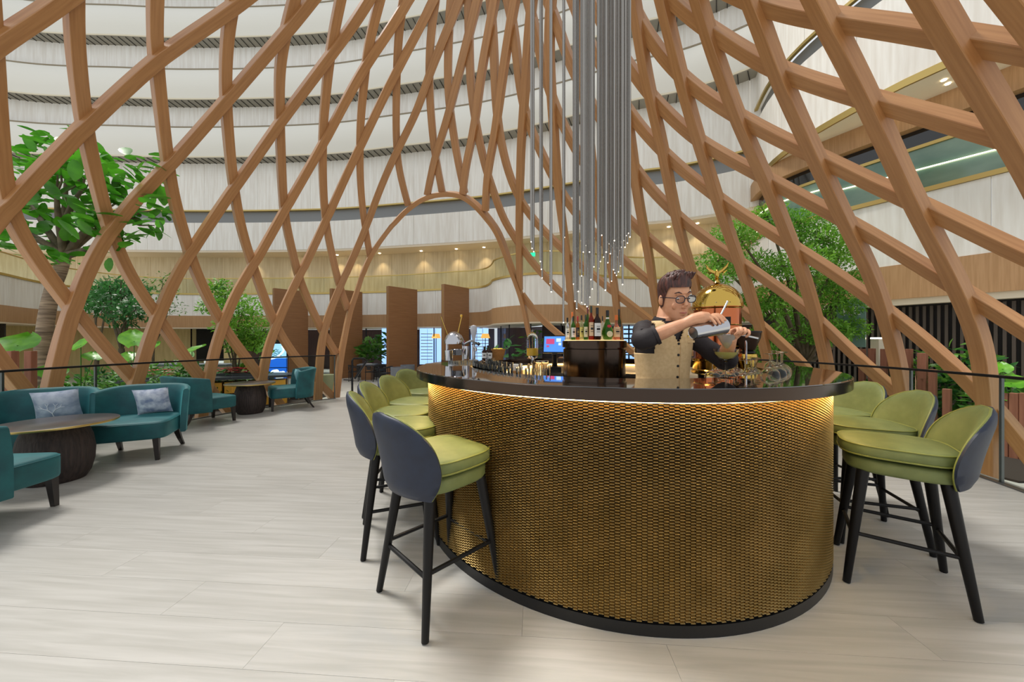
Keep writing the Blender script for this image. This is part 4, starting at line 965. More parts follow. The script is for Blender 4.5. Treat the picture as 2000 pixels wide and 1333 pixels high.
# ---- feathery tree on the right
def tree(name, lab, base, height, crown, trunk_r, leaf, lmat, nleaf, bmat, blobs, fork=.45, seed=1, group=None):
    rp.seed(seed); t = thing(name, lab, 'tree', (0,0,0), 0, group); m = MB(); top = base+Vector((0,0,height*fork))
    m.tube(catmull([base, (base+top)/2+rdir(0)*.05, top],4), [trunk_r*(1-.03*i) for i in range(9)], 10)
    for (c, r) in blobs:
        mid = (top+c)/2+rdir(.2)*.15; m.tube(catmull([top,mid,c],4), [trunk_r*.5*(1-.09*i) for i in range(9)], 6)
        for k in range(4): q = c+rdir(.2)*r*.8; m.tube([c,(c+q)/2,q], [trunk_r*.14,trunk_r*.1,trunk_r*.04], 4)
    m.build('trunk', bmat, t, smooth=1.0)
    V = []; Fc = []; tot = sum(r**2 for c, r in blobs)
    for c, r in blobs:
        for i in range(int(nleaf*r*r/tot)):
            d = rdir(0); rr = r*(rp.random()**.45); p = c+Vector((d.x*rr,d.y*rr,d.z*rr*.62)); place(leaf.v, leaf.f, V, Fc, p, (d*.6+rdir(0)).normalized(), rp.uniform(-1,1), rp.uniform(.7,1.3))
    m = MB(); m.v = V; m.f = Fc; tag(obj('foliage', m.mesh('foliage',3.2), lmat, t), kind='stuff'); return t
tb = at(1572,760,8.6); tb.z = LOWZ
def bl(lst, Y0, mpp=1.0): return [(at(x,y,Y0+dy), r*Y0/F) for x, y, r, dy in lst]
tree('feathery_tree', 'big feathery green tree behind the lattice on the right', tb, 3.2, None, .13, leafmesh(.085,.034,n=2), M_lf2, 22000, M_bk2,
     bl([(1500,425,42,0),(1440,460,48,-.2),(1400,510,40,.2),(1395,545,34,-.3),(1470,520,52,.4),(1560,440,52,.2),(1610,470,50,-.3),(1640,500,42,.3),(1560,520,55,-.5),(1600,560,52,.5),(1500,590,55,-.2),(1450,600,42,.3),(1640,590,45,-.2),(1655,640,36,.2),(1560,620,45,.6),(1500,660,42,-.3),(1610,650,42,-.5),(1520,700,32,.2),(1470,690,34,.4),(1660,545,30,0)],8.6), fork=.40, seed=5)
b2 = at(237,720,11.5); b2.z = LOWZ
tree('slender_tree', 'slim dark-leaved tree between the first two lattice crossings', b2, 2.6, None, .1, leafmesh(.15,.06,n=2), M_lf3, 1500, M_bk2, bl([(235,575,44,0),(200,600,34,.4),(265,605,36,-.3),(215,560,30,.2),(258,565,32,.5),(240,620,30,-.2)],11.5), fork=.62, seed=6)
b3 = at(192,720,13.5); b3.z = LOWZ
tree('slender_tree', 'slim dark-leaved tree farther back beside the pale trunk', b3, 2.6, None, .08, leafmesh(.15,.06,n=2), M_lf3, 700, M_bk2, bl([(195,590,28,0),(180,575,22,.3),(210,570,22,.2),(330,590,26,0),(345,570,18,.4)][:3],13.5), fork=.6, seed=7)
b4 = at(462,740,11.0); b4.z = LOWZ
tree('bushy_tree', 'bushy light green tree left of the lit screen', b4, 2.2, None, .06, leafmesh(.12,.05,n=2), M_lf2, 3000, M_bk2, bl([(440,580,36,0),(420,600,32,.3),(475,605,44,-.2),(490,640,40,.3),(455,640,36,-.4),(500,665,30,.2),(430,560,24,0),(470,670,34,.1)],11.0), fork=.35, seed=8)
b5 = at(300,740,14.0); b5.z = LOWZ
tree('twiggy_tree', 'sparse twiggy tree in front of the bright gap in the wall', b5, 3.4, None, .05, leafmesh(.12,.05,n=2), M_lf4, 350, M_bk2, bl([(312,570,34,0),(330,600,30,.3),(290,610,30,-.3),(318,545,22,.2)],14.0), fork=.5, seed=9)
# ---- shrubs, ferns, big-leaf plants
def shrub(p, r, h, lab, leaf, lmat, n, grp='shrubs beyond the glass', seed=1, name='shrub'):
    rp.seed(seed); t = thing(name, lab, 'plant', tuple(p), 0, grp); m = MB()
    for k in range(7): e = Vector((rp.uniform(-r,r)*.6,rp.uniform(-r,r)*.6,h*rp.uniform(.5,.9))); m.tube([Vector((0,0,0)),e*.5+rdir(0)*.04,e], [.012,.009,.004], 4)
    m.build('stems', M_bk2, t); V = []; Fc = []
    for i in range(n):
        d = rdir(0); rr = rp.random()**.4; p_ = Vector((d.x*rr*r,d.y*rr*r,h*.55+d.z*rr*h*.5)); place(leaf.v, leaf.f, V, Fc, p_, (Vector((d.x,d.y,.3))+rdir(0)*.6).normalized(), rp.uniform(-.8,.8), rp.uniform(.7,1.3))
    m = MB(); m.v = V; m.f = Fc; tag(obj('foliage', m.mesh('foliage',3.2), lmat, t), kind='stuff'); return t
L1 = leafmesh(.13,.045,n=2); L2 = leafmesh(.17,.08,n=3); L3 = leafmesh(.1,.05,n=2)
def gp(x, Y, z=LOWZ): return Vector(((x-CX0)/F*Y, Y, z))
SH = [(262,7.0,.55,1.45,'olive bronze-tinged shrub rising behind the teal seat backs',L1,M_lf4,520),
 (200,11.0,.5,1.0,'dark shrub at the foot of the slim tree',L2,M_lf3,220),(290,10.0,.6,1.15,'glossy green shrub between the second and third lattice feet',L2,M_lf4,300),
 (335,10.5,.75,1.25,'broad shrub with pale green leaves left of the red flowers',L2,M_lf4,420),(385,11.0,.6,1.1,'leafy shrub directly left of the bushy tree',L2,M_lf3,260),
 (425,9.9,.55,1.1,'dark green shrub at the base of the bushy tree',L1,M_lf3,380),(490,11.4,.5,1.2,'light shrub right of the bushy tree trunk',L2,M_lf2,260),
 (160,9.0,.5,.95,'low shrub behind the first lattice foot',L2,M_lf4,220),(50,8.0,.5,.9,'leafy shrub below the big bright ear leaf',L2,M_lf4,220)]
for i, (x,Y,r,h,lab,lf,lm,n) in enumerate(SH): shrub(gp(x,Y), r, h, lab, lf, lm, n, seed=20+i)
SR = [(1846,7.4,.75,1.75,'leafy shrub under the dark slatted wall',L2,M_lf4,480),(1800,7.9,.45,1.3,'shrub by the short timber posts on the right',L2,M_lf3,220),(1975,6.2,.5,1.15,'shrub at the right picture edge behind the glass',L2,M_lf4,240),(1735,8.6,.4,1.3,'narrow shrub between the right timber posts',L2,M_lf3,180),(1905,7.0,.5,1.65,'dark shrub beside the thick right lattice leg',L2,M_lf3,180)]
for i, (x,Y,r,h,lab,lf,lm,n) in enumerate(SR): shrub(gp(x,Y), r, h, lab, lf, lm, n, 'shrubs outside the right railing', 40+i)
def ear(p, stems, lab, grp='elephant ear plants'):
    t = thing('elephant_ear_plant', lab, 'plant', tuple(p), 0, grp)
    for (dx,dy,h,s,yaw,tilt) in stems:
        e = Vector((dx,dy,h)); st = MB().tube(catmull([Vector((0,0,0)),Vector((dx*.3,dy*.3,h*.6)),e],4), [.016,.015,.015,.014,.013,.012,.011,.01,.009], 6).build('stalk', M_lf4, t)
        m = MB(); rows = []
        for i in range(9):
            a = i/8; w_ = .5*s*(math.sin(PI*(a*.86+.12))**.8); y = (a-.25)*s
            rows.append([Vector((w_*u*(1-.12*(a < .2)*abs(u)), y-.22*s*abs(u)**1.5*(1-a), -.16*s*a*a+.10*s*abs(u)+.025*s*math.sin(i*1.7+u*7))) for u in (-1,-.6,-.25,0,.25,.6,1)])
        o = m.grid(rows).build('leaf', M_ear, t, tuple(e), (tilt,0,yaw), smooth=3.2)
ear(gp(34,5.9), [(0,0,1.78,.5,.5,.75),(.3,.2,1.3,.4,.9,.6)], 'elephant ear plant with one big bright leaf at the far left')
ear(gp(158,8.6), [(0,0,1.75,.5,-.3,.9),(.2,.1,1.45,.4,.9,.6)], 'elephant ear plant with an upright leaf left of the slim trunk')
ear(gp(262,9.4), [(0,0,1.85,.6,.9,.9),(.25,.1,1.6,.5,-.2,.8),(-.2,.1,1.4,.4,1.0,.7)], 'elephant ear plant right of the slim trunk')
ear(gp(375,11.2), [(0,0,1.55,.55,-.4,.6),(-.3,.1,1.4,.45,1.0,.8)], 'elephant ear plant before the dark doorway')
ear(gp(508,11.8), [(0,0,1.6,.6,.8,.9),(.2,0,1.35,.45,-.4,.7)], 'elephant ear plant left of the lit screen')
ear(gp(1975,5.6), [(0,0,1.18,.42,-.9,.5),(-.15,.1,1.0,.34,-.4,.8),(.0,.1,1.4,.22,-.8,.9)], 'elephant ear plant behind glass at the right picture edge')
def fern(p, n, L, lab):
    t = thing('palm_fern', lab, 'plant', tuple(p), 0, 'ferns')
    for k in range(n):
        a = 2*PI*k/n+rp.uniform(-.2,.2); pts = [Vector((math.cos(a)*L*s,math.sin(a)*L*s,L*(1.15*s-1.0*s*s)+.05)) for s in [i/8 for i in range(9)]]
        m = MB(); m.tube(pts, [.008]*9, 4); tn = Vector((-math.sin(a),math.cos(a),0))
        for i in range(1,9):
            for f in (0,.5):
                q = pts[i-1].lerp(pts[i],f)
                for s in (-1,1):
                    ll = L*.34*math.sin(PI*(i+f)/10)+.02; d = tn*s*ll+Vector((math.cos(a),math.sin(a),-.25))*ll*.45; w_ = Vector((math.cos(a),math.sin(a),0))*.012; m.add([q-w_,q+w_,q+d],[(0,1,2)])
        m.build('frond', M_lf3 if k % 2 else M_lf4, t, smooth=None, fix=False)
fern(gp(170,7.6,-.1), 14, .85, 'feathery palm fern right of the first lattice foot')
fern(gp(85,6.2,-.1), 10, .6, 'palm fern at the foot of the ringed trunk')
# planters / soil beds that carry the garden
m = MB().prism([(-16,6.5),(-7.2,5.2),(-6.9,8.6),(-6.3,10.6),(-6.1,12.2),(-8.5,12.6),(-12,15.5),(-16,15)], LOWZ+.001, LOWZ+.03).build('floor_garden_bed', M_soil); struct(m)
m = MB().prism([(6.6,4.6),(8.6,4.6),(8.2,7.4),(7.9,9.6),(6.3,10.2),(5.9,8.6)], LOWZ+.001, LOWZ+.03).build('floor_garden_bed_right', M_soil); struct(m)
# timber posts
def posts(lst, lab, z0=LOWZ):
    for i, (x, yt, Y, w_) in enumerate(lst):
        p = gp(x,Y); zt = px(x,yt,Y).z; o = bevel(MB().box((0,0,(zt-z0)/2),(w_,w_*1.3,zt-z0)).build('timber_post', M_post, None, tuple(p), .35, smooth=None), .008); tag(o, lab[i] if isinstance(lab, list) else lab, 'post', 'reddish timber posts')
posts([(21,686,5.3,.10),(60,686,5.6,.085)], ['reddish timber post nearest the left picture edge','reddish timber post just left of the ringed trunk'])
PR_ = [(1684,682,8.3,.085),(1703,681,8.1,.085),(1727,682,7.9,.085),(1775,682,7.5,.085),(1802,690,7.2,.10),(1822,722,6.9,.08),(1850,760,6.6,.08)]
posts(PR_, 'reddish timber post standing in the row behind the right railing')
posts([(1962,768,5.6,.07),(1982,768,5.5,.07),(2002,768,5.4,.07)], 'short reddish timber post outside the glass at the far right')
bo = thing('bollard_light', 'small square garden light with glowing top among the right posts', 'lamp', tuple(gp(1716,8.6)))
MB().box((0,0,.95),(.2,.2,1.9)).build('shaft', M_cream, bo, smooth=None); MB().box((0,0,1.92),(.2,.2,.03)).build('glow', M_lamp, bo, smooth=None)
# ================================================================ LOBBY FURNITURE BEYOND THE TERRACE
M_dk = mat('dark_tabletop', (46,52,60), .35); M_yel = mat('mustard_panel', (222,164,52), .5); M_red = mat('red_petal', (206,30,50), .5, rgb2=(180,20,40), scale=(9,9,9), ns=2)
M_oakl = mat('light_oak_leg', (190,150,106), .5); M_greyf = mat('grey_upholstery', (118,122,130), .7); M_blk = mat('black_cafe_wood', (26,25,28), .4)
def zfloor(x, y): return fp(x,y,LOWZ)
def cafe_chair(p, rz, lab, grp='dark cafe chairs'):
    t = thing('cafe_chair', lab, 'chair', (p.x,p.y,LOWZ), rz, grp)
    MB().box((0,0,.44),(.46,.44,.035)).build('seat', M_blk, t, smooth=None)
    for sx in (-1,1):
        for sy in (-1,1): MB().tube([(sx*.21,sy*.2,0),(sx*.2,sy*.19,.66 if sy < 0 else .62)], .017, 6).build('leg', M_blk, t)
    MB().tube(catmull([Vector((-.22,.2,.62)),Vector((-.26,0,.66)),Vector((-.2,-.2,.72)),Vector((0,-.25,.74)),Vector((.2,-.2,.72)),Vector((.26,0,.66)),Vector((.22,.2,.62))],4), .02, 6).build('back_rail', M_blk, t)
    MB().box((0,-.235,.62),(.2,.015,.16)).build('back_splat', M_blk, t, smooth=None)
cafe_chair(gp(692,16.3), -1.3, 'dark cafe chair alone at the left of the cafe table')
cafe_chair(gp(727,16.2), -.3, 'dark cafe chair nearest the camera at the cafe table')
cafe_chair(gp(742,16.9), .6, 'dark cafe chair at the right of the cafe table')
cafe_chair(gp(754,15.6), 1.4, 'dark cafe chair touching the third timber fin')
t = thing('cafe_table', 'square cafe table with menus among the dark chairs', 'table', tuple(gp(718,17.0)), .2); MB().box((0,0,.73),(.8,.8,.04)).build('table_top', M_greyf, t, smooth=None); MB().box((0,0,.36),(.5,.5,.7)).build('pedestal', M_fin, t, smooth=None); MB().box((.1,-.1,.765),(.25,.18,.02)).build('menu', LM['white'], t, smooth=None)
shrub(gp(727,18.3,LOWZ+.65), .72, 1.25, 'leafy planter hedge behind the cafe table', leafmesh(.3,.16,n=2), M_lf4, 260, 'plants of the far lobby', 60)
pl_ = MB().box((0,0,.33),(1.4,.5,.64)).build('planter_box', M_plant, None, tuple(gp(727,18.3))); tag(pl_, 'long grey planter box under the far leafy hedge', 'planter')
shrub(gp(756,18.4,LOWZ+1.4), .3, .9, 'tall single plant beside the third timber fin', leafmesh(.35,.2,n=2), M_lf3, 22, 'plants of the far lobby', 61)
for k, (x, lab) in enumerate(((778,'grey upholstered chair right of the third timber fin'),(796,'grey upholstered chair half hidden by the farthest stools'))):
    p = gp(x,14.5+1.4*k); t = thing('tub_chair', lab, 'chair', tuple(p), .3+.8*k, 'grey tub chairs'); MB().lathe([(.28,.2),(.3,.4),(.31,.78),(.27,.78),(.25,.44),(.001,.44)], 20).build('tub', M_greyf, t); 
    for a in (45,135,225,315): MB().tube([(.22*math.cos(math.radians(a)),.22*math.sin(math.radians(a)),.22),(.26*math.cos(math.radians(a)),.26*math.sin(math.radians(a)),0)], .016, 6).build('leg', M_blk, t)
# lit advertising screen
sc = thing('display_screen', 'upright lit digital screen showing a blue sea advert with white lettering', 'screen', tuple(gp(541,14.2)), .25)
M_sb = mat('screen_deep_blue', (30,100,210), .3, emit=.9); M_sc = mat('screen_sky', (150,205,235), .3, emit=.9); M_sw = mat('screen_white', (235,245,250), .3, emit=1.0); M_sd = mat('screen_dark_green', (20,90,90), .3, emit=.6)
MB().box((0,0,.95),(.78,.1,1.9)).build('housing', M_black, sc, smooth=None)
MB().box((0,-.052,1.28),(.7,.01,.92)).build('upper_picture', M_sc, sc, smooth=None); MB().box((0,-.052,.98),(.7,.012,.36)).build('sea', M_sb, sc, smooth=None); MB().box((0,-.052,.56),(.7,.01,.42)).build('lower_picture', M_sb, sc, smooth=None)
for k in range(7): MB().lathe([(.001,0),(.09+.03*(k % 3),0),(.001,.02)], 12, ((-.22+.075*k),-.058,.42+.07*((k*5) % 4)), M=Matrix.Rotation(PI/2,3,'X')).build('foam', M_sw, sc)
for k, (zz, ln) in enumerate(((1.5,.26),(1.42,.34),(1.34,.3),(1.26,.36))):
    MB().tube([(-.18+ln*j/6,-.06,zz+.03*math.sin(j*2.1+k)) for j in range(7)], .014, 5).build('lettering', M_sd, sc)
MB().tube(catmull([Vector((-.3,-.06,1.12)),Vector((.0,-.06,1.2)),Vector((.25,-.06,1.45)),Vector((.2,-.06,1.65))],4), .03, 6).build('wave', M_sw, sc)
# buffet counters with red flowers beyond the left glass
ct = thing('long_buffet_table', 'long dark buffet table with mustard front beyond the glass', 'table', (0,0,LOWZ))
def slab(a, b, w_, z0, z1, m_, nm, par, base=0):
    d = Vector(b)-Vector(a); c = (Vector(a)+Vector(b))/2; return MB().box((c.x,c.y,(z0+z1)/2),(d.length,w_,z1-z0), rz=math.atan2(d.y,d.x)).build(nm, m_, par, smooth=None)
A = gp(395,9.6,0); B = gp(560,10.6,0)
slab(A,B,.9,.80,.87,M_dk,'table_top',ct); 
for k in range(4): p = A.lerp(B,(k+.5)/4); slab(p-(B-A)*.11,p+(B-A)*.11,.6,.42,.72,M_yel,'mustard_panel',ct)
slab(A,B,.7,.30,.40,M_dk,'shelf',ct); slab(A,B,.5,.0,.28,M_yel,'plinth',ct)
fl = thing('red_flower_bed', 'mass of red poinsettia flowers on the dark buffet table', 'flowers', tuple(gp(470,10.2,LOWZ+.87)))
def flowers(t, n, rx, ry):
    lm = leafmesh(.12,.055,n=2); V = []; Fc = []
    for i in range(n):
        p = Vector((rp.uniform(-rx,rx),rp.uniform(-ry,ry),.06+rp.random()*.16))
        for k in range(6): a = 2*PI*k/6+i; place(lm.v,lm.f,V,Fc,p,Vector((math.cos(a),math.sin(a),.35)).normalized(),0,rp.uniform(.7,1.1))
    m = MB(); m.v = V; m.f = Fc; tag(obj('petals', m.mesh('petals',3.2), M_red, t), kind='stuff'); MB().box((0,0,.03),(rx*1.7,ry*1.7,.06)).build('bowl', M_plant, t, smooth=None)
flowers(fl, 60, .62, .25)
fl2 = thing('red_flower_bed', 'smaller red flower bowl left on the side table', 'flowers', tuple(gp(312,8.9,LOWZ+.9))); flowers(fl2, 22, .32, .2)
t2 = thing('side_buffet', 'dark side table with trays between the lattice feet', 'table', tuple(gp(318,8.9))); MB().box((0,0,.86),(1.5,.8,.07)).build('table_top', M_dk, t2, smooth=None); MB().box((0,0,.42),(1.3,.6,.82)).build('cabinet', M_greyf, t2, smooth=None)
t3 = thing('lobby_counter', 'low pale stone counter on the lobby floor behind the red flowers', 'counter', tuple(gp(365,12.3))); MB().box((0,0,.5),(3.2,.6,1.0)).build('counter_body', M_beige, t3, smooth=None); MB().box((0,0,1.03),(3.3,.7,.06)).build('counter_slab', M_greyf, t3, smooth=None)
t4 = thing('blue_topped_table', 'dark table under the lit screen', 'table', tuple(gp(560,11.8))); MB().box((0,0,.74),(1.9,.9,.05)).build('table_top', M_dk, t4, smooth=None)
for sx in (-1,1):
    for sy in (-1,1): MB().box((sx*.8,sy*.35,.36),(.06,.06,.72)).build('leg', M_oakl, t4, smooth=None)
for k, (x, Y) in enumerate(((545,10.9),(573,11.2),(590,12.0))):
    s_ = thing('oak_stool', ('light oak stool nearest the glass below the screen','light oak stool in the middle by the dark table','light oak stool behind the farthest lounge chair')[k], 'stool', tuple(gp(x,Y)), .3*k, 'light oak stools'); MB().box((0,0,.45),(.42,.42,.05)).build('seat', M_oakl, s_, smooth=None)
    for sx in (-1,1):
        for sy in (-1,1): MB().tube([(sx*.17,sy*.17,.43),(sx*.2,sy*.2,0)], .018, 6).build('leg', M_oakl, s_)
dr = MB().lathe([(.001,0),(.28,0),(.28,.6),(.001,.6)], 24).build('drum_stool', mat('olive_drum', (150,150,116), .6), None, tuple(gp(640,13.2)));  tag(dr, 'olive drum shaped stool seen behind the glass rail end', 'stool')
# table lamps in the far room
M_shade = mat('lamp_shade_glow', (240,180,90), .6, emit=1.2)
for k, (x, Y) in enumerate(((852,18.9),(948,18.6))):
    p = gp(x,Y); t = thing('table_lamp', ('orange shaded lamp in the far room left of the last timber fin','dark orange shaded lamp in the far window above the bar')[k], 'lamp', tuple(p), 0, 'lamps of the far room')
    MB().lathe([(.25,2.0),(.17,2.24)], 20, cap=False).build('shade', M_shade, t); MB().lathe([(.14,0),(.14,.02),(.02,.04),(.02,2.05),(.001,2.06)], 12).build('stand', M_black, t)
for k, (x, Y) in enumerate(((560,16),(620,16.5))):
    pass
shrub(gp(1040,15.2,LOWZ), .45, 2.4, 'plant with yellow-green leaves in the dark glazing behind the bar', leafmesh(.25,.12,n=2), M_lf2, 90, 'plants of the far lobby', 66)
shrub(gp(985,12.0,LOWZ+.2), .5, 1.75, 'dark leafy plant behind the juice dispenser', leafmesh(.35,.16,n=2), M_lf3, 60, 'plants of the far lobby', 67)
# café lettering on the far right shop window
sg = thing('cafe_sign', 'pale shop window with white letters behind the feathery tree', 'sign', tuple(gp(1662,8.9)), -1.05)
MB().box((0,0,2.3),(.55,.05,1.2)).build('sign_glass', mat('sign_teal_glass', (120,150,140), .2), sg, smooth=None)
tx = bpy.data.curves.new('sign_letters','FONT'); tx.body = 'RE'; tx.size = .32; tx.extrude = .008; tob = bpy.data.objects.new('tmp', tx); tme = bpy.data.meshes.new_from_object(tob); bpy.data.objects.remove(tob); to = obj('sign_letters', tme, None, sg, (-.16,-.035,2.5), (PI/2,0,0)); tme.materials.clear(); tme.materials.append(LM['white'])
# ================================================================ BARTENDER
M_skin = mat('skin', (216,160,124), .5, rgb2=(206,148,112), scale=(14,14,14), ns=2, sss=.08)
M_hair = mat('dark_brown_hair', (46,26,24), .4, rgb2=(92,48,38), scale=(40,40,6), ns=2, det=5, bump=.7, bd=.01)
M_shirt = mat('black_brown_shirt', (34,26,28), .7, bump=.4, scale=(9,9,9), ns=2, bd=.012)
M_vest = mat('sand_waistcoat', (224,192,142), .75, rgb2=(214,180,130), scale=(60,60,60), ns=1, bump=.15, bd=.002)
M_trou = mat('dark_trousers', (30,30,34), .8); M_frame = mat('spectacle_frame', (24,26,40), .25); M_lens = mat('lens_glass', (225,230,240), 0, trans=1.0, ior=1.02, spec=.6)
M_eye = mat('eye_white', (230,226,222), .3); M_iris = mat('iris', (30,20,16), .2); M_lip = mat('lip', (184,112,96), .5)
BX, BY, BR = 0.878, 2.065, 0.32
per = thing('person', 'bartender in sand waistcoat and rolled dark sleeves straining a cocktail', 'person', (0,0,0))
RG = [(.90,.142,.105,0),(1.0,.132,.100,0),(1.10,.130,.100,0),(1.18,.138,.104,0),(1.27,.150,.106,-.004),(1.33,.158,.100,-.008),(1.37,.150,.086,-.012),(1.395,.122,.074,-.016),(1.415,.08,.064,-.022),(1.435,.056,.055,-.03)]
def tw(lx, ly, z): return Vector((BX+lx*math.cos(BR)-ly*math.sin(BR), BY+lx*math.sin(BR)+ly*math.cos(BR), z))
def ringpt(i, a, n, off, lo=RG):
    z, A, B, oy = lo[i]; x, y = sup(a, A+off, B+off, 2.5); return tw(x, oy+y, z)
body = MB()
def closed_loft(m, rows):
    n = len(rows[0]); m.grid(rows, True); o = len(m.v)-n*len(rows); m.f += [tuple(o+i for i in range(n))[::-1], tuple(o+(len(rows)-1)*n+i for i in range(n))]
N = 32
closed_loft(body, [[ringpt(i, 2*PI*k/N, N, -.004) for k in range(N)] for i in range(len(RG))])
HC = Vector((.918,2.01,1.546))
RH_ = Matrix.Rotation(.20,3,'Z') @ Matrix.Rotation(-.08,3,'Y') @ Matrix.Rotation(.20,3,'X')      # head bowed, tipped a little
def hd(x, y, z): return HC+RH_ @ Vector((x,y,z))                    # y negative = face
def ell(m, c, r, n=16, R3=None, taper=0.0):
    rows = []
    for j in range(1,n):
        t = PI*j/n; rows.append([c+((R3 or Matrix.Identity(3)) @ Vector((r[0]*math.sin(t)*math.cos(2*PI*k/24)*(1-taper*math.cos(t)*-1 if math.cos(t) < 0 else 1), r[1]*math.sin(t)*math.sin(2*PI*k/24), -r[2]*math.cos(t)*-1*-1))) for k in range(24)])
    m.grid(rows, True); o = len(m.v)-24*(n-1); m.f += [tuple(o+i for i in range(24))[::-1], tuple(o+24*(n-2)+i for i in range(24))]
# head: stacked sections chin -> crown (half width, front, back)
HS = [(-.128,.022,-.078,-.03),(-.118,.036,-.088,-.01),(-.10,.050,-.092,.02),(-.07,.061,-.092,.055),(-.03,.067,-.090,.08),(.01,.070,-.088,.092),(.05,.072,-.090,.095),(.08,.068,-.082,.086),(.105,.054,-.062,.066),(.118,.032,-.034,.036)]
rows = []
for z, hw, fr, bk in HS:
    rows.append([hd(hw*math.copysign(abs(math.cos(a))**.85,math.cos(a)), ((fr+bk)/2+(bk-fr)/2*math.sin(a)), z) for a in [2*PI*k/28 for k in range(28)]])
closed_loft(body, rows)
body.tube([hd(0,-.088,.022),hd(0,-.100,-.005),hd(0,-.112,-.032)], [.008,.010,.0125], 10); body.tube([hd(-.015,-.094,-.037),hd(0,-.104,-.038),hd(.015,-.094,-.037)], [.008,.010,.008], 8)
body.tube([hd(-.045,-.078,.034),hd(0,-.088,.038),hd(.045,-.078,.034)], [.010,.009,.010], 8)                       # brow
body.tube([hd(-.02,-.088,-.066),hd(0,-.095,-.064),hd(.02,-.088,-.066)], [.005,.0085,.005], 8); body.tube([hd(-.017,-.088,-.076),hd(0,-.094,-.078),hd(.017,-.088,-.076)], [.005,.009,.005], 8)
body.tube([hd(-.012,-.082,-.108),hd(.012,-.082,-.108)], .016, 8)
for s in (-1,1):
    ell(body, hd(s*.072,.012,-.008), (.008,.017,.030), 10, RH_); ell(body, hd(s*.04,-.072,-.035), (.020,.010,.020), 10, RH_)
body.tube([Vector((BX,BY-.02,1.36)), Vector((BX+.012,BY-.022,1.43)), hd(0,.035,-.06)], [.060,.054,.055], 16)        # neck
# arms
SR_ = tw(-.135,-.01,1.365); ER = Vector((.692,1.835,1.312)); WR = Vector((.868,1.772,1.392))
SL_ = tw(.14,-.01,1.365); EL = Vector((1.19,1.985,1.195)); WL = Vector((1.150,1.850,1.322))
def limb(m, pts, rad_): m.tube(catmull(pts,5), [np.interp(i,[k*5 for k in range(len(rad_))],rad_) for i in range(len(pts)*5-4)], 14)
limb(body, [SR_+Vector((.05,0,-.01)),SR_,(SR_+ER)/2,ER,(ER*.55+WR*.45),WR], [.045,.05,.043,.038,.037,.026])
limb(body, [SL_-Vector((.05,0,.01)),SL_,(SL_+EL)/2,EL,(EL*.55+WL*.45),WL], [.045,.05,.043,.038,.037,.026])
# hands
def finger(m, pts, r0=.0092): m.tube(catmull([Vector(p) for p in pts],4), [r0*(1-.22*i/((len(pts)-1)*4)) for i in range((len(pts)-1)*4+1)], 8); ell(m, Vector(pts[-1]), (r0*.78,)*3, 8)
SB = Vector((.882,1.722,1.342)); SRm = Vector((1.058,1.778,1.380)); AX = (SRm-SB).normalized()                      # shaker axis
UPV = (Vector((0,0,1))-AX*AX.z).normalized(); SDV = AX.cross(UPV)                                                  # SDV points towards the camera side or away
if SDV.y > 0: SDV = -SDV
def on_sh(t, ang, off):  # point round the shaker: t along axis 0..1, ang from top towards the camera
    r = .031+(.045-.031)*t+off; return SB+AX*((SRm-SB).length*t)+UPV*math.cos(ang)*r+SDV*math.sin(ang)*r
pc = on_sh(.42,-.1,.026)
body.tube([WR, (WR+pc)/2+Vector((0,0,.006)), pc, on_sh(.60,.0,.022)], [.026,.030,.032,.022], 12)
ell(body, (WR*.35+pc*.65)+Vector((0,.008,.0)), (.042,.026,.020), 10)
for t0, t1, a1 in ((.47,.54,1.05),(.58,.66,1.15),(.69,.77,1.1),(.80,.87,.95)):
    finger(body, [on_sh(t0-.1,.0,.024), on_sh(t0+.02,.28,.022), on_sh(t1,.65,.013), on_sh(t1+.01,a1,.009)])
finger(body, [on_sh(.30,-.5,.022), on_sh(.36,-1.1,.018), on_sh(.48,-1.6,.012), on_sh(.58,-1.9,.010)], .0105)
# left hand pinching the strainer rim
KC = Vector((1.168,1.842,1.345)); RC = Vector((1.137,1.868,1.336))
body.tube([WL, KC+Vector((-.004,.012,-.004)), KC+Vector((.012,-.012,.012))], [.027,.032,.024], 12); ell(body, KC, (.034,.028,.022), 10)
for k, (dx, dz) in enumerate(((-.026,.016),(-.006,.02),(.014,.016),(.032,.006))):
    b_ = KC+Vector((dx,-.016,dz)); finger(body, [b_, b_+Vector((.004,-.026,.006)), b_+Vector((-.002,-.042,-.012)), b_+Vector((-.010,-.032,-.026))], .0088)
finger(body, [KC+Vector((-.024,-.004,.004)), KC+Vector((-.040,-.016,.010)), KC+Vector((-.048,-.022,-.002))], .010)
# legs
for s in (-1,1): body.tube([(BX+s*.075,BY,.95),(BX+s*.08,BY,.5),(BX+s*.09,BY+.01,.08)], [.07,.055,.04], 14); ell(body, Vector((BX+s*.09,BY-.05,.045)), (.04,.12,.04), 10)
bo_ = body.build('body', M_skin, per, smooth=3.2)
md = bo_.modifiers.new('remesh','REMESH'); md.mode = 'VOXEL'; md.voxel_size = .0036; md.use_smooth_shade = True
md = bo_.modifiers.new('smooth','SMOOTH'); md.factor = .5; md.iterations = 3
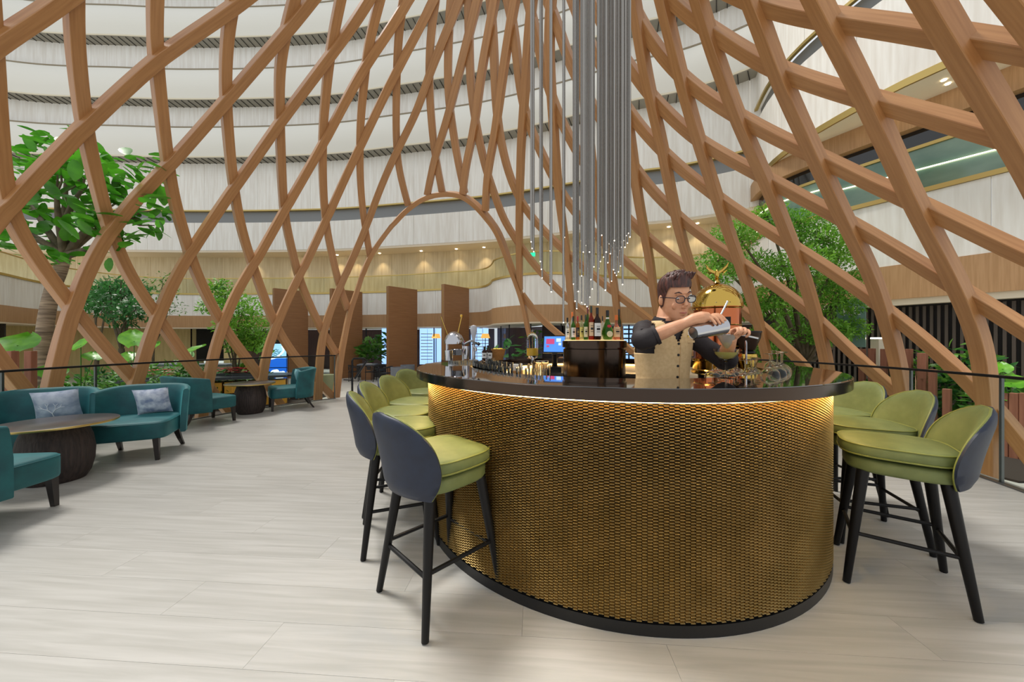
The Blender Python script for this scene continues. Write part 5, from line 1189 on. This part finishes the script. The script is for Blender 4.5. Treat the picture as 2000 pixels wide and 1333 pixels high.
# face details
for s in (-1,1):
    ell_ = MB(); ell(ell_, hd(s*.033,-.0815,.008), (.012,.006,.0036), 10, RH_); ell_.build('eye', M_eye, per, smooth=3.2)
    m = MB(); ell(m, hd(s*.035,-.0866,.0045), (.005,.002,.0034), 8, RH_); m.build('iris', M_iris, per, smooth=3.2)
    MB().tube([hd(s*.016,-.0905,.034),hd(s*.034,-.0905,.0415),hd(s*.054,-.080,.036)], [.0028,.0042,.002], 6).build('eyebrow', M_hair, per)
MB().tube([hd(-.021,-.0905,-.0705),hd(-.008,-.0985,-.0700),hd(0,-.0995,-.0712),hd(.008,-.0985,-.0700),hd(.021,-.0905,-.0705)], [.002,.0048,.0045,.0048,.002], 8).build('lips', M_lip, per)
gls = MB()
for s in (-1,1):
    gls.tube([hd(s*.035+.026*math.copysign(abs(math.cos(a))**.75,math.cos(a)), -.108+.30*abs(s*.035+.026*math.cos(a))**1.6, .004+.019*math.copysign(abs(math.sin(a))**.8,math.sin(a))) for a in [2*PI*k/24 for k in range(24)]], .0024, 6, closed=True)
    gls.tube([hd(s*.061,-.100,.012),hd(s*.076,-.06,.012),hd(s*.0775,.005,.010),hd(s*.076,.022,-.004)], .0024, 6)
gls.tube([hd(-.010,-.107,.008),hd(0,-.109,.010),hd(.010,-.107,.008)], .0024, 6)
go = gls.build('spectacles', M_frame, per, smooth=1.0)
for s in (-1,1):
    MB().add([hd(s*.035+.025*math.cos(a), -.1075+.30*abs(s*.035+.025*math.cos(a))**1.6, .004+.018*math.sin(a)) for a in [2*PI*k/20 for k in range(20)]], [tuple(range(20))]).build('lens', M_lens, go, smooth=None, fix=False)
# hair: shaved sides, tall swept top
rows = []
for j in range(15):
    v = j/14; row_ = []
    for k in range(40):
        a = 2*PI*k/40; fx, fy = math.cos(a), math.sin(a)      # fy<0 front
        low = .068 if fy < -.55 else (.068-.105*min(1,(fy+.55)/.5) if fy < -.05 else -.04-.035*max(0,fy))
        z = low+(.128-low)*math.sin(v*PI/2)
        zz = min(z,.117); hw = np.interp(zz,[h[0] for h in HS],[h[1] for h in HS]); fr = np.interp(zz,[h[0] for h in HS],[h[2] for h in HS]); bk = np.interp(zz,[h[0] for h in HS],[h[3] for h in HS])
        th = .003+.010*max(0,min(1,(z-.03)/.05)); topf = max(0,min(1,(z-.075)/.045))
        sc_ = 1-v*.0; kx = hw*math.cos(v**4*PI/2*.98); y = ((fr+bk)/2+(bk-fr)/2*fy*math.cos(v**4*PI/2*.98))
        rid = .004*math.sin(k*2.9+j*1.3)*topf
        lift = topf*(.020+.030*max(0,-(y+.0)/.09)+.008*max(0,fx))+rid
        row_.append(hd((kx+th*(1 if v < .9 else 0))*math.copysign(abs(fx)**.85,fx), y+th*fy-.014*topf*max(0,-fy), z+lift))
    rows.append(row_)
m = MB(); m.grid(rows, True); m.f += [tuple(14*40+i for i in range(40))]
m.build('hair', M_hair, per, smooth=1.4)
tuft = MB(); rt = random.Random(5)
for i in range(70):
    x = rt.uniform(-.056,.056); y = rt.uniform(-.075,.04); b_ = hd(x,y,.112); d = Vector((.020*rt.uniform(-.2,1),-.026*rt.uniform(.2,1),.022+.016*rt.random()*(1 if y < -.02 else .4)))
    tuft.tube([b_, b_+RH_ @ (d*.6)+Vector((0,0,.006)), b_+RH_ @ d], [.009,.009,.004], 6)
tuft.build('hair_tufts', M_hair, per, smooth=1.4)
# shirt
m = MB(); m.grid([[ringpt(i,2*PI*k/N,N,.004) for k in range(N)] for i in range(1,9)], True); m.build('shirt', M_shirt, per, smooth=3.2)
col_ = MB(); 
for s in (-1,1):
    rws = []
    for k in range(9):
        a = PI/2-s*(.15+2.55*k/8); r0 = .062; p0 = Vector((BX+.006+math.cos(a)*.066, BY-.024+math.sin(a)*.064, 1.410)); p1 = Vector((BX+.010+math.cos(a)*.064, BY-.03+math.sin(a)*.064, 1.450-.022*(k/8)**2)); p2 = Vector((BX+.006+math.cos(a)*.083, BY-.028+math.sin(a)*.082, 1.412-.03*(k/8)**3)); rws.append([p0,p1,p2])
    col_.grid(rws)
co_ = col_.build('collar', M_shirt, per, smooth=2.0, fix=False); md = co_.modifiers.new('t','SOLIDIFY'); md.thickness = .004
def sleeve(pts, rad_, name):
    P = catmull(pts,6); R_ = [np.interp(i,[k*6 for k in range(len(rad_))],rad_)*(1+.05*math.sin(i*1.9)) for i in range(len(P))]
    MB().tube(P, R_, 18).build(name, M_shirt, per, smooth=1.6)
sleeve([SR_+Vector((.06,0,.0)),SR_+Vector((0,0,-.002)),(SR_+ER)/2,ER+Vector((-.012,0,-.002)),ER*.72+WR*.28], [.052,.060,.056,.055,.047], 'sleeve')
MB().tube([ER*.76+WR*.24,ER*.68+WR*.32], [.053,.051], 18).build('rolled_cuff', M_shirt, per, smooth=1.0)
sleeve([SL_-Vector((.06,0,.0)),SL_+Vector((0,0,-.002)),(SL_+EL)/2,EL+Vector((.012,0,-.006)),EL*.6+WL*.4], [.052,.058,.053,.052,.044], 'sleeve')
# waistcoat with V neck and arm holes
RV = []
for z in np.linspace(.92,1.412,84):
    RV.append((z, float(np.interp(z,[r[0] for r in RG],[r[1] for r in RG])), float(np.interp(z,[r[0] for r in RG],[r[2] for r in RG])), float(np.interp(z,[r[0] for r in RG],[r[3] for r in RG]))))
NV = 180; vm = MB(); grid_ = [[ringpt(i,2*PI*k/NV,NV,.012,RV) for k in range(NV)] for i in range(len(RV))]; vm.grid(grid_, True)
keep = []
for f in vm.f:
    c_ = sum((Vector(vm.v[i]) for i in f), Vector())/len(f); dx_, dy_ = c_.x-BX, c_.y-BY; x = dx_*math.cos(BR)+dy_*math.sin(BR); front = -dx_*math.sin(BR)+dy_*math.cos(BR) < -.02
    if front and c_.z > 1.295 and abs(x) < .004+.62*(c_.z-1.295): continue
    if c_.z > 1.235 and abs(x) > .128-.25*max(0,c_.z-1.34): continue
    if not front and c_.z > 1.40: continue
    keep.append(f)
vm.f = keep
vo = vm.build('waistcoat', M_vest, per, smooth=3.2); md = vo.modifiers.new('t','SOLIDIFY'); md.thickness = .006; md.offset = 1
bev_ = MB()
def vfront(x, z): 
    A, B, oy = [float(np.interp(z,[r[0] for r in RV],[r[j] for r in RV])) for j in (1,2,3)]; A += .012; B += .012; t = min(.98,abs(x)/A); return tw(x, oy-B*(1-t**2.5)**(1/2.5)-.008, z)
MB().tube([vfront(.012,z) for z in np.linspace(.95,1.295,12)], .0025, 5).build('front_seam', M_vest, vo)
for z in (1.288,1.226,1.165,1.104,1.04): 
    p = vfront(-.002,z); MB().lathe([(.001,.004),(.006,.003),(.0072,0),(.001,-.001)], 12, p, M=Matrix.Rotation(PI/2,3,'X')).build('button', M_black, vo)
MB().box(vfront(.075,1.30)+Vector((0,-.002,0)),(.06,.006,.012)).build('pocket_welt', M_vest, vo, smooth=None)
MB().lathe([(.001,.004),(.006,.003),(.001,-.001)], 10, vfront(.07,1.33), M=Matrix.Rotation(PI/2,3,'X')).build('gold_badge', M_gbrass, vo)
m = MB()
for s in (-1,1): m.tube([(BX+s*.072,BY,.97),(BX+s*.08,BY,.5),(BX+s*.09,BY+.01,.06)], [.078,.07,.06], 16)
m.tube([(BX,BY,.90),(BX,BY,.98)], [.13,.13], 24)
m.build('trousers', M_trou, per, smooth=1.0)
# ---- shaker tin, strainer, bar spoon handle
st_ = thing('shaker_tin', 'shiny steel shaker tin tipped over the glass in the bartender\'s hand', 'shaker')
Q3 = AX.to_track_quat('Z','Y').to_matrix(); LSH = (SRm-SB).length
MB().lathe([(.001,.004),(.027,.003),(.030,0),(.0315,.004),(.034,.05),(.045,LSH),(.0435,LSH),(.033,.05),(.029,.008),(.001,.008)], 32, SB, M=Q3).build('tin', M_chrome, st_, smooth=.7)
MB().lathe([(.001,-.0005),(.027,.0005),(.026,.003),(.001,.003)], 24, SB, M=Q3).build('base_cap', M_steel, st_)
hs = MB(); e0 = on_sh(.93,.1,.002); e1 = px(1421,589,1.80); hs.tube([e0,e0.lerp(e1,.5),e1], [.0042,.0045,.005], 8); ho = hs.build('strainer_handle', M_steel, None, smooth=1); tag(ho, 'flat steel strainer handle sticking up from the shaker mouth', 'strainer')
fs = thing('fine_strainer', 'cone-shaped fine mesh strainer held over the cocktail glass', 'strainer', tuple(RC))
M_mesh = mat('fine_steel_mesh', (206,206,196), .3, metal=.6, alpha=.72)
MB().lathe([(.049,0),(.030,-.04),(.006,-.072),(.001,-.073)], 28).build('mesh_cone', M_mesh, fs, smooth=1); MB().tube([(.05*math.cos(2*PI*k/32),.05*math.sin(2*PI*k/32),0) for k in range(32)], .0025, 6, closed=True).build('rim', M_chrome, fs)
MB().tube([(.048,-.006,0),(.08,-.03,-.006),(.13,-.05,-.02)], [.004,.005,.006], 6).build('handle', M_steel, fs)
